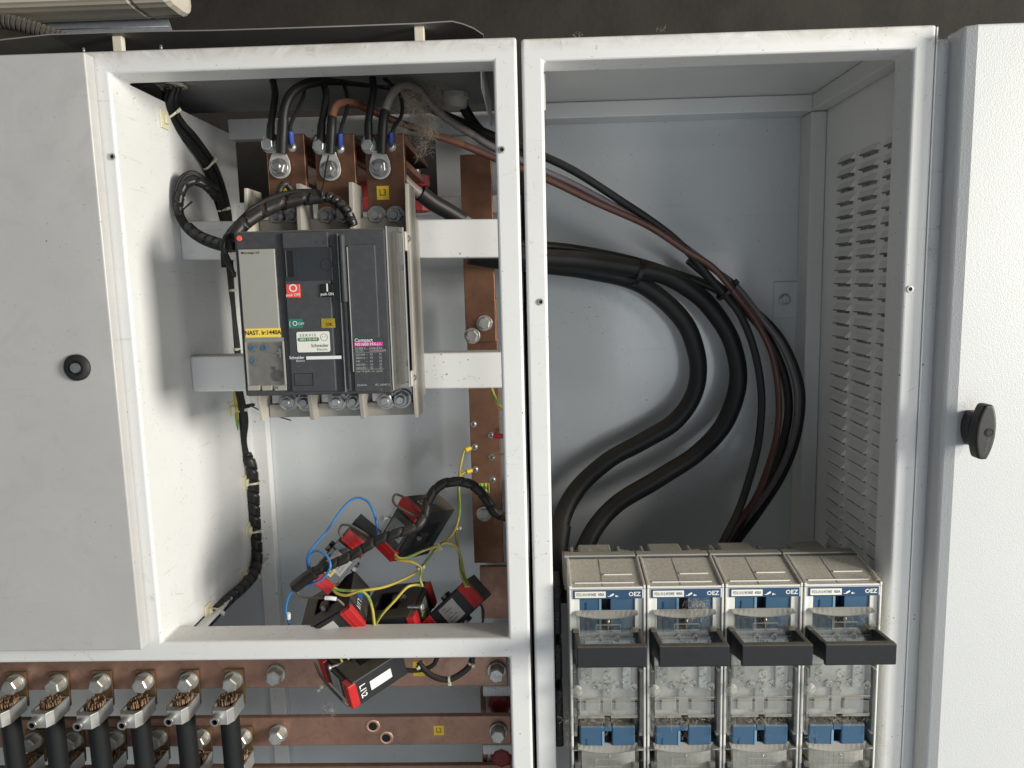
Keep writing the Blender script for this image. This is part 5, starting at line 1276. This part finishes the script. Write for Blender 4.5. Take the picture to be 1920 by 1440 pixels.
FLB = ['leftmost grey fuse switch with blue inserts and black pull handle', 'second fuse switch from the left with a fluff tuft on its blue insert', 'third fuse switch from the left, between two others', 'rightmost fuse switch, its black handle overlapping the white stile']
def dup(root, dxv):
    r = root.copy(); COL.objects.link(r); r.location = root.location + dxv
    for ch in list(root.children):
        c = ch.copy(); COL.objects.link(c); mi = ch.matrix_parent_inverse.copy(); c.parent = r; c.matrix_parent_inverse = mi
        for g_ in list(ch.children):
            d = g_.copy(); COL.objects.link(d); mi = g_.matrix_parent_inverse.copy(); d.parent = c; d.matrix_parent_inverse = mi
    return r
pit = (U(1563, 1099, FY).x - U(1067, 1100, FY).x) / 3.43
pit = 0.1024
allfs = [fs0] + [dup(fs0, Vector((pit*k, 0, 0))) for k in (1, 2, 3)]
for k, r in enumerate(allfs): tag(r, FLB[k], 'fuse switch', 'fuse switches in a row')
# dark recess left of the switches (cable terminations)
tb_ = empty('terminal_cover', (0.035, .12, .6), 'black terminal covers in the gap left of the fuse switches', 'terminal cover')
for k, (zt, h) in enumerate(((1.115, .075), (1.03, .055), (.965, .09))):
    MB().box(.0335, .0455, .070 - .008*k, .13, zt - h, zt).build('cover_block', RUBBER, tb_, bevel=.003)

#==================================================================== ABOVE THE CABINETS
# thin sheet on stand-offs over the left cabinet
pl = [(-60,82),(0,76),(90,66),(200,62),(300,59.5),(400,58),(500,55),(650,50),(785,45),(830,42),(848,41),(868,46),(888,54),(906,66)]
mb = MB(); top = []
ys0, ys1 = 0.085, 0.42
for i, (px, py) in enumerate(pl): top.append(U(px, py, ys0))
n = len(top)
for p in top: mb.v += [p, p + Vector((0,0,.0016)), Vector((p.x, ys1, p.z)), Vector((p.x, ys1, p.z + .0016))]
for i in range(n-1):
    a, b = 4*i, 4*(i+1)
    mb.face((a, b, b+1, a+1)); mb.face((a, a+2, b+2, b)); mb.face((a+1, b+1, b+3, a+3)); mb.face((a+2, a+3, b+3, b+2))
mb.face((0,1,3,2)); m4 = 4*(n-1); mb.face((m4, m4+2, m4+3, m4+1))
rs = tag(mb.build('cover_sheet', mat('sheet_underside', (.30,.29,.27), .5, var=.3, vscale=5)), 'thin curved metal sheet on stand-offs above the left cabinet', 'metal sheet')
for px, y, lb in ((218, .095, 'bright metal stand-off under the thin sheet at the upper left'), (785, .095, 'metal stand-off under the thin sheet near its right end')):
    t = U(px, 66 if px < 400 else 46, y); mb = MB(); mb.box(t.x - .0065, t.x + .0065, y, y + .010, LT + .0002, t.z - .0003)
    tag(mb.build('stand_off', CREAM, bevel=.001), lb, 'stand-off', 'stand-offs above the left cabinet')
for px, lb in ((155, 'small upright screw above the left door'), (301, 'small upright screw right of the stand-off')):
    t = U(px, 76, .10); root = empty('machine_screw', (t.x, .10, LT), lb, 'screw')
    MB().tube(resample([Vector((t.x, .10, LT)), Vector((t.x, .10, LT + .035))], .0008), .0022, 10, rfun=lambda a, s: .0022 if int(s/.0008) % 2 else .0018).build('shank', ZINC, root)
    MB().cyl((t.x, .10, LT + .012), (0,0,1), .0048, .003, 6, smooth=False).build('nut', ZINC, root)
# galvanised sheet
Yg = .50
q = [U(84, 30, Yg), U(300, -6, Yg), U(324, 62, Yg), U(98, 90, Yg)]
mb = MB()
for p in q: mb.v += [p, p + Vector((0, .003, 0))]
mb.face((0,2,4,6)); mb.face((1,7,5,3)); mb.face((0,1,3,2)); mb.face((2,3,5,4)); mb.face((4,5,7,6)); mb.face((6,7,1,0))
gs = empty('galvanised_sheet', q[3], 'bluish galvanised sheet between the lamp and the cabinet top', 'metal sheet')
mb.build('panel', GALV, gs)
for py in (36, 53):
    a = U(92, py+3, Yg - .001); b = U(316, py-4, Yg - .001)
    MB().tube([a, b], .0009, 6).build('fold_line', GALV, gs)
# beige wall patch behind conduit
a = U(-40, 20, .60); b = U(96, 80, .60); MB().box(a.x - .5, b.x, .60, .62, b.z - .1, a.z + .1)
tag(MB().box(a.x - .5, b.x, .60, .62, b.z - .15, a.z + .3).build('beige_panel', BEIGEW), 'beige plaster panel behind the corrugated conduit at the upper left', 'panel')
P = resample(path([(-30,38,.42),(20,42,.42),(60,52,.43),(95,64,.44),(130,78,.45)], 14), .0011)
tag(MB().tube(P, .0125, 18, rfun=lambda a, s: .0128 if (s % .0075) < .0045 else .0108).build('corrugated_conduit', CONDUIT), 'black corrugated conduit under the lamp at the upper left', 'conduit')
# fluorescent lamp with ribbed diffuser
Yl = .38
a = U(310, 12, Yl); zc = a.z + .043
lamp = empty('ceiling_lamp', (a.x - .4, Yl + .06, zc), 'cream ribbed fluorescent lamp cover at the top left corner', 'lamp')
mb = MB(); prof = []
nP = 40
for i in range(nP):
    t = 2*math.pi*i/nP; r = 1.0 + (.022 if i % 2 else 0)
    c_, s_ = math.cos(t), math.sin(t)
    prof.append((.060*math.copysign(abs(c_)**.6, c_)*r, .036*math.copysign(abs(s_)**.6, s_)*r))
rings = [(-1.3, 1), (a.x - .075, 1), (a.x - .070, .93), (a.x - .064, 1.0), (a.x - .012, .97), (a.x - .003, .86), (a.x, .62)]
for x, sc in rings:
    for yy, z_ in prof: mb.v.append(Vector((x, Yl + .06 + yy*sc, zc + .006 + z_*sc)))
for i in range(len(rings)-1):
    for k in range(nP): mb.face([i*nP+k, i*nP+(k+1)%nP, (i+1)*nP+(k+1)%nP, (i+1)*nP+k])
mb.face(list(range(nP))[::-1]); mb.face([(len(rings)-1)*nP + k for k in range(nP)])
mb.build('diffuser', CREAM, lamp)
MB().box(-1.3, a.x - .02, Yl + .01, Yl + .11, zc + .040, zc + .065).build('housing', CREAM, lamp, bevel=.004)

#==================================================================== DUST AND COBWEB
WEB = mat('cobweb_dust', (0.36, 0.315, 0.245), 0.95)
def fluff(name, spots, label, r=.00009, m=None):
    mb = MB()
    for (px, py, y, sx, sz, cnt, ln) in spots:
        c = U(px, py, y); S_ = CAMP.y
        for q in range(cnt):
            p = c + Vector((random.gauss(0, sx), random.gauss(0, .004), random.gauss(0, sz)))
            d = Vector((random.gauss(0,1), random.gauss(0,1), random.gauss(0,1) - .3)).normalized()
            pts = [p]
            for k in range(5):
                d = (d + Vector((random.gauss(0,.55), random.gauss(0,.55), random.gauss(0,.55)))).normalized()
                pts.append(pts[-1] + d * ln / 5)
            mb.tube(pts, r, 3, cap=False)
    o = mb.build(name, m or DUST); tag(o, label, 'dust', kind='stuff'); return o
cob = []
for t in range(20):
    f = t / 19
    cob.append((752 + 55*f + random.uniform(-6, 6), 178 + 55*f*f*1.1 + 10*random.random(), .13 + .02*f, .006, .005, 30, .022))
cob += [(790, 225, .17, .005, .010, 160, .022), (800, 245, .17, .003, .012, 120, .02), (800, 180, .19, .014, .010, 150, .03), (822, 170, .21, .012, .008, 90, .03), (745, 245, .12, .006, .008, 160, .018), (737, 262, .11, .004, .006, 70, .014), (790, 280, .16, .004, .01, 30, .02)]
fluff('cobweb', cob, 'dusty cobweb between the copper bars and the roof gland', r=.00012, m=WEB)
fl = [(1185,1168,-.012,.004,.003,0,.01), (1310,1138,-.018,.006,.005,90,.018), (1304,1128,-.018,.008,.002,50,.014)]
for k in range(4):
    bx_ = 1067 + 150*k
    fl += [(bx_+55,1348,-.012,.022,.0022,150,.010), (bx_+65,1372,-.005,.004,.010,50,.010), (bx_+70,1394,.0,.003,.004,30,.010), (bx_+5,1370,-.012,.003,.012,20,.016), (bx_+60,1155,-.018,.018,.001,40,.008), (bx_+140,1400,-.012,.004,.014,26,.014), (bx_+75,1098,.02,.02,.002,12,.012), (bx_+60,1030,.09,.03,.002,30,.008), (bx_+66,1147,.004,.003,.003,40,.008)]
fl += [(1645,1085,-.012,.003,.002,50,.010), (1655,1165,-.02,.003,.005,40,.012), (1048,1180,.03,.006,.05,14,.03), (1050,1300,.03,.006,.05,14,.03)]
fluff('dust_fluff', fl, 'grey dust fluff caught on the fuse switches')
fluff('dust_fluff', [(1082,62,.004,.003,.0006,12,.005), (1240,55,.004,.004,.0005,10,.004), (1745,470,-.002,.0015,.009,40,.008), (1765,80,-.004,.003,.002,40,.008), (1880,62,-.01,.02,.0008,50,.006), (330,158,.10,.016,.0012,50,.010), (365,152,.09,.010,.0008,24,.008), (930,1278,.075,.010,.006,90,.016), (937,1255,.075,.012,.01,40,.02), (1050,80,.003,.01,.001,10,.006), (820,1290,.075,.005,.014,26,.02), (620,1330,.03,.004,.004,30,.01)], 'wisps of dust fluff along the cabinet edges')
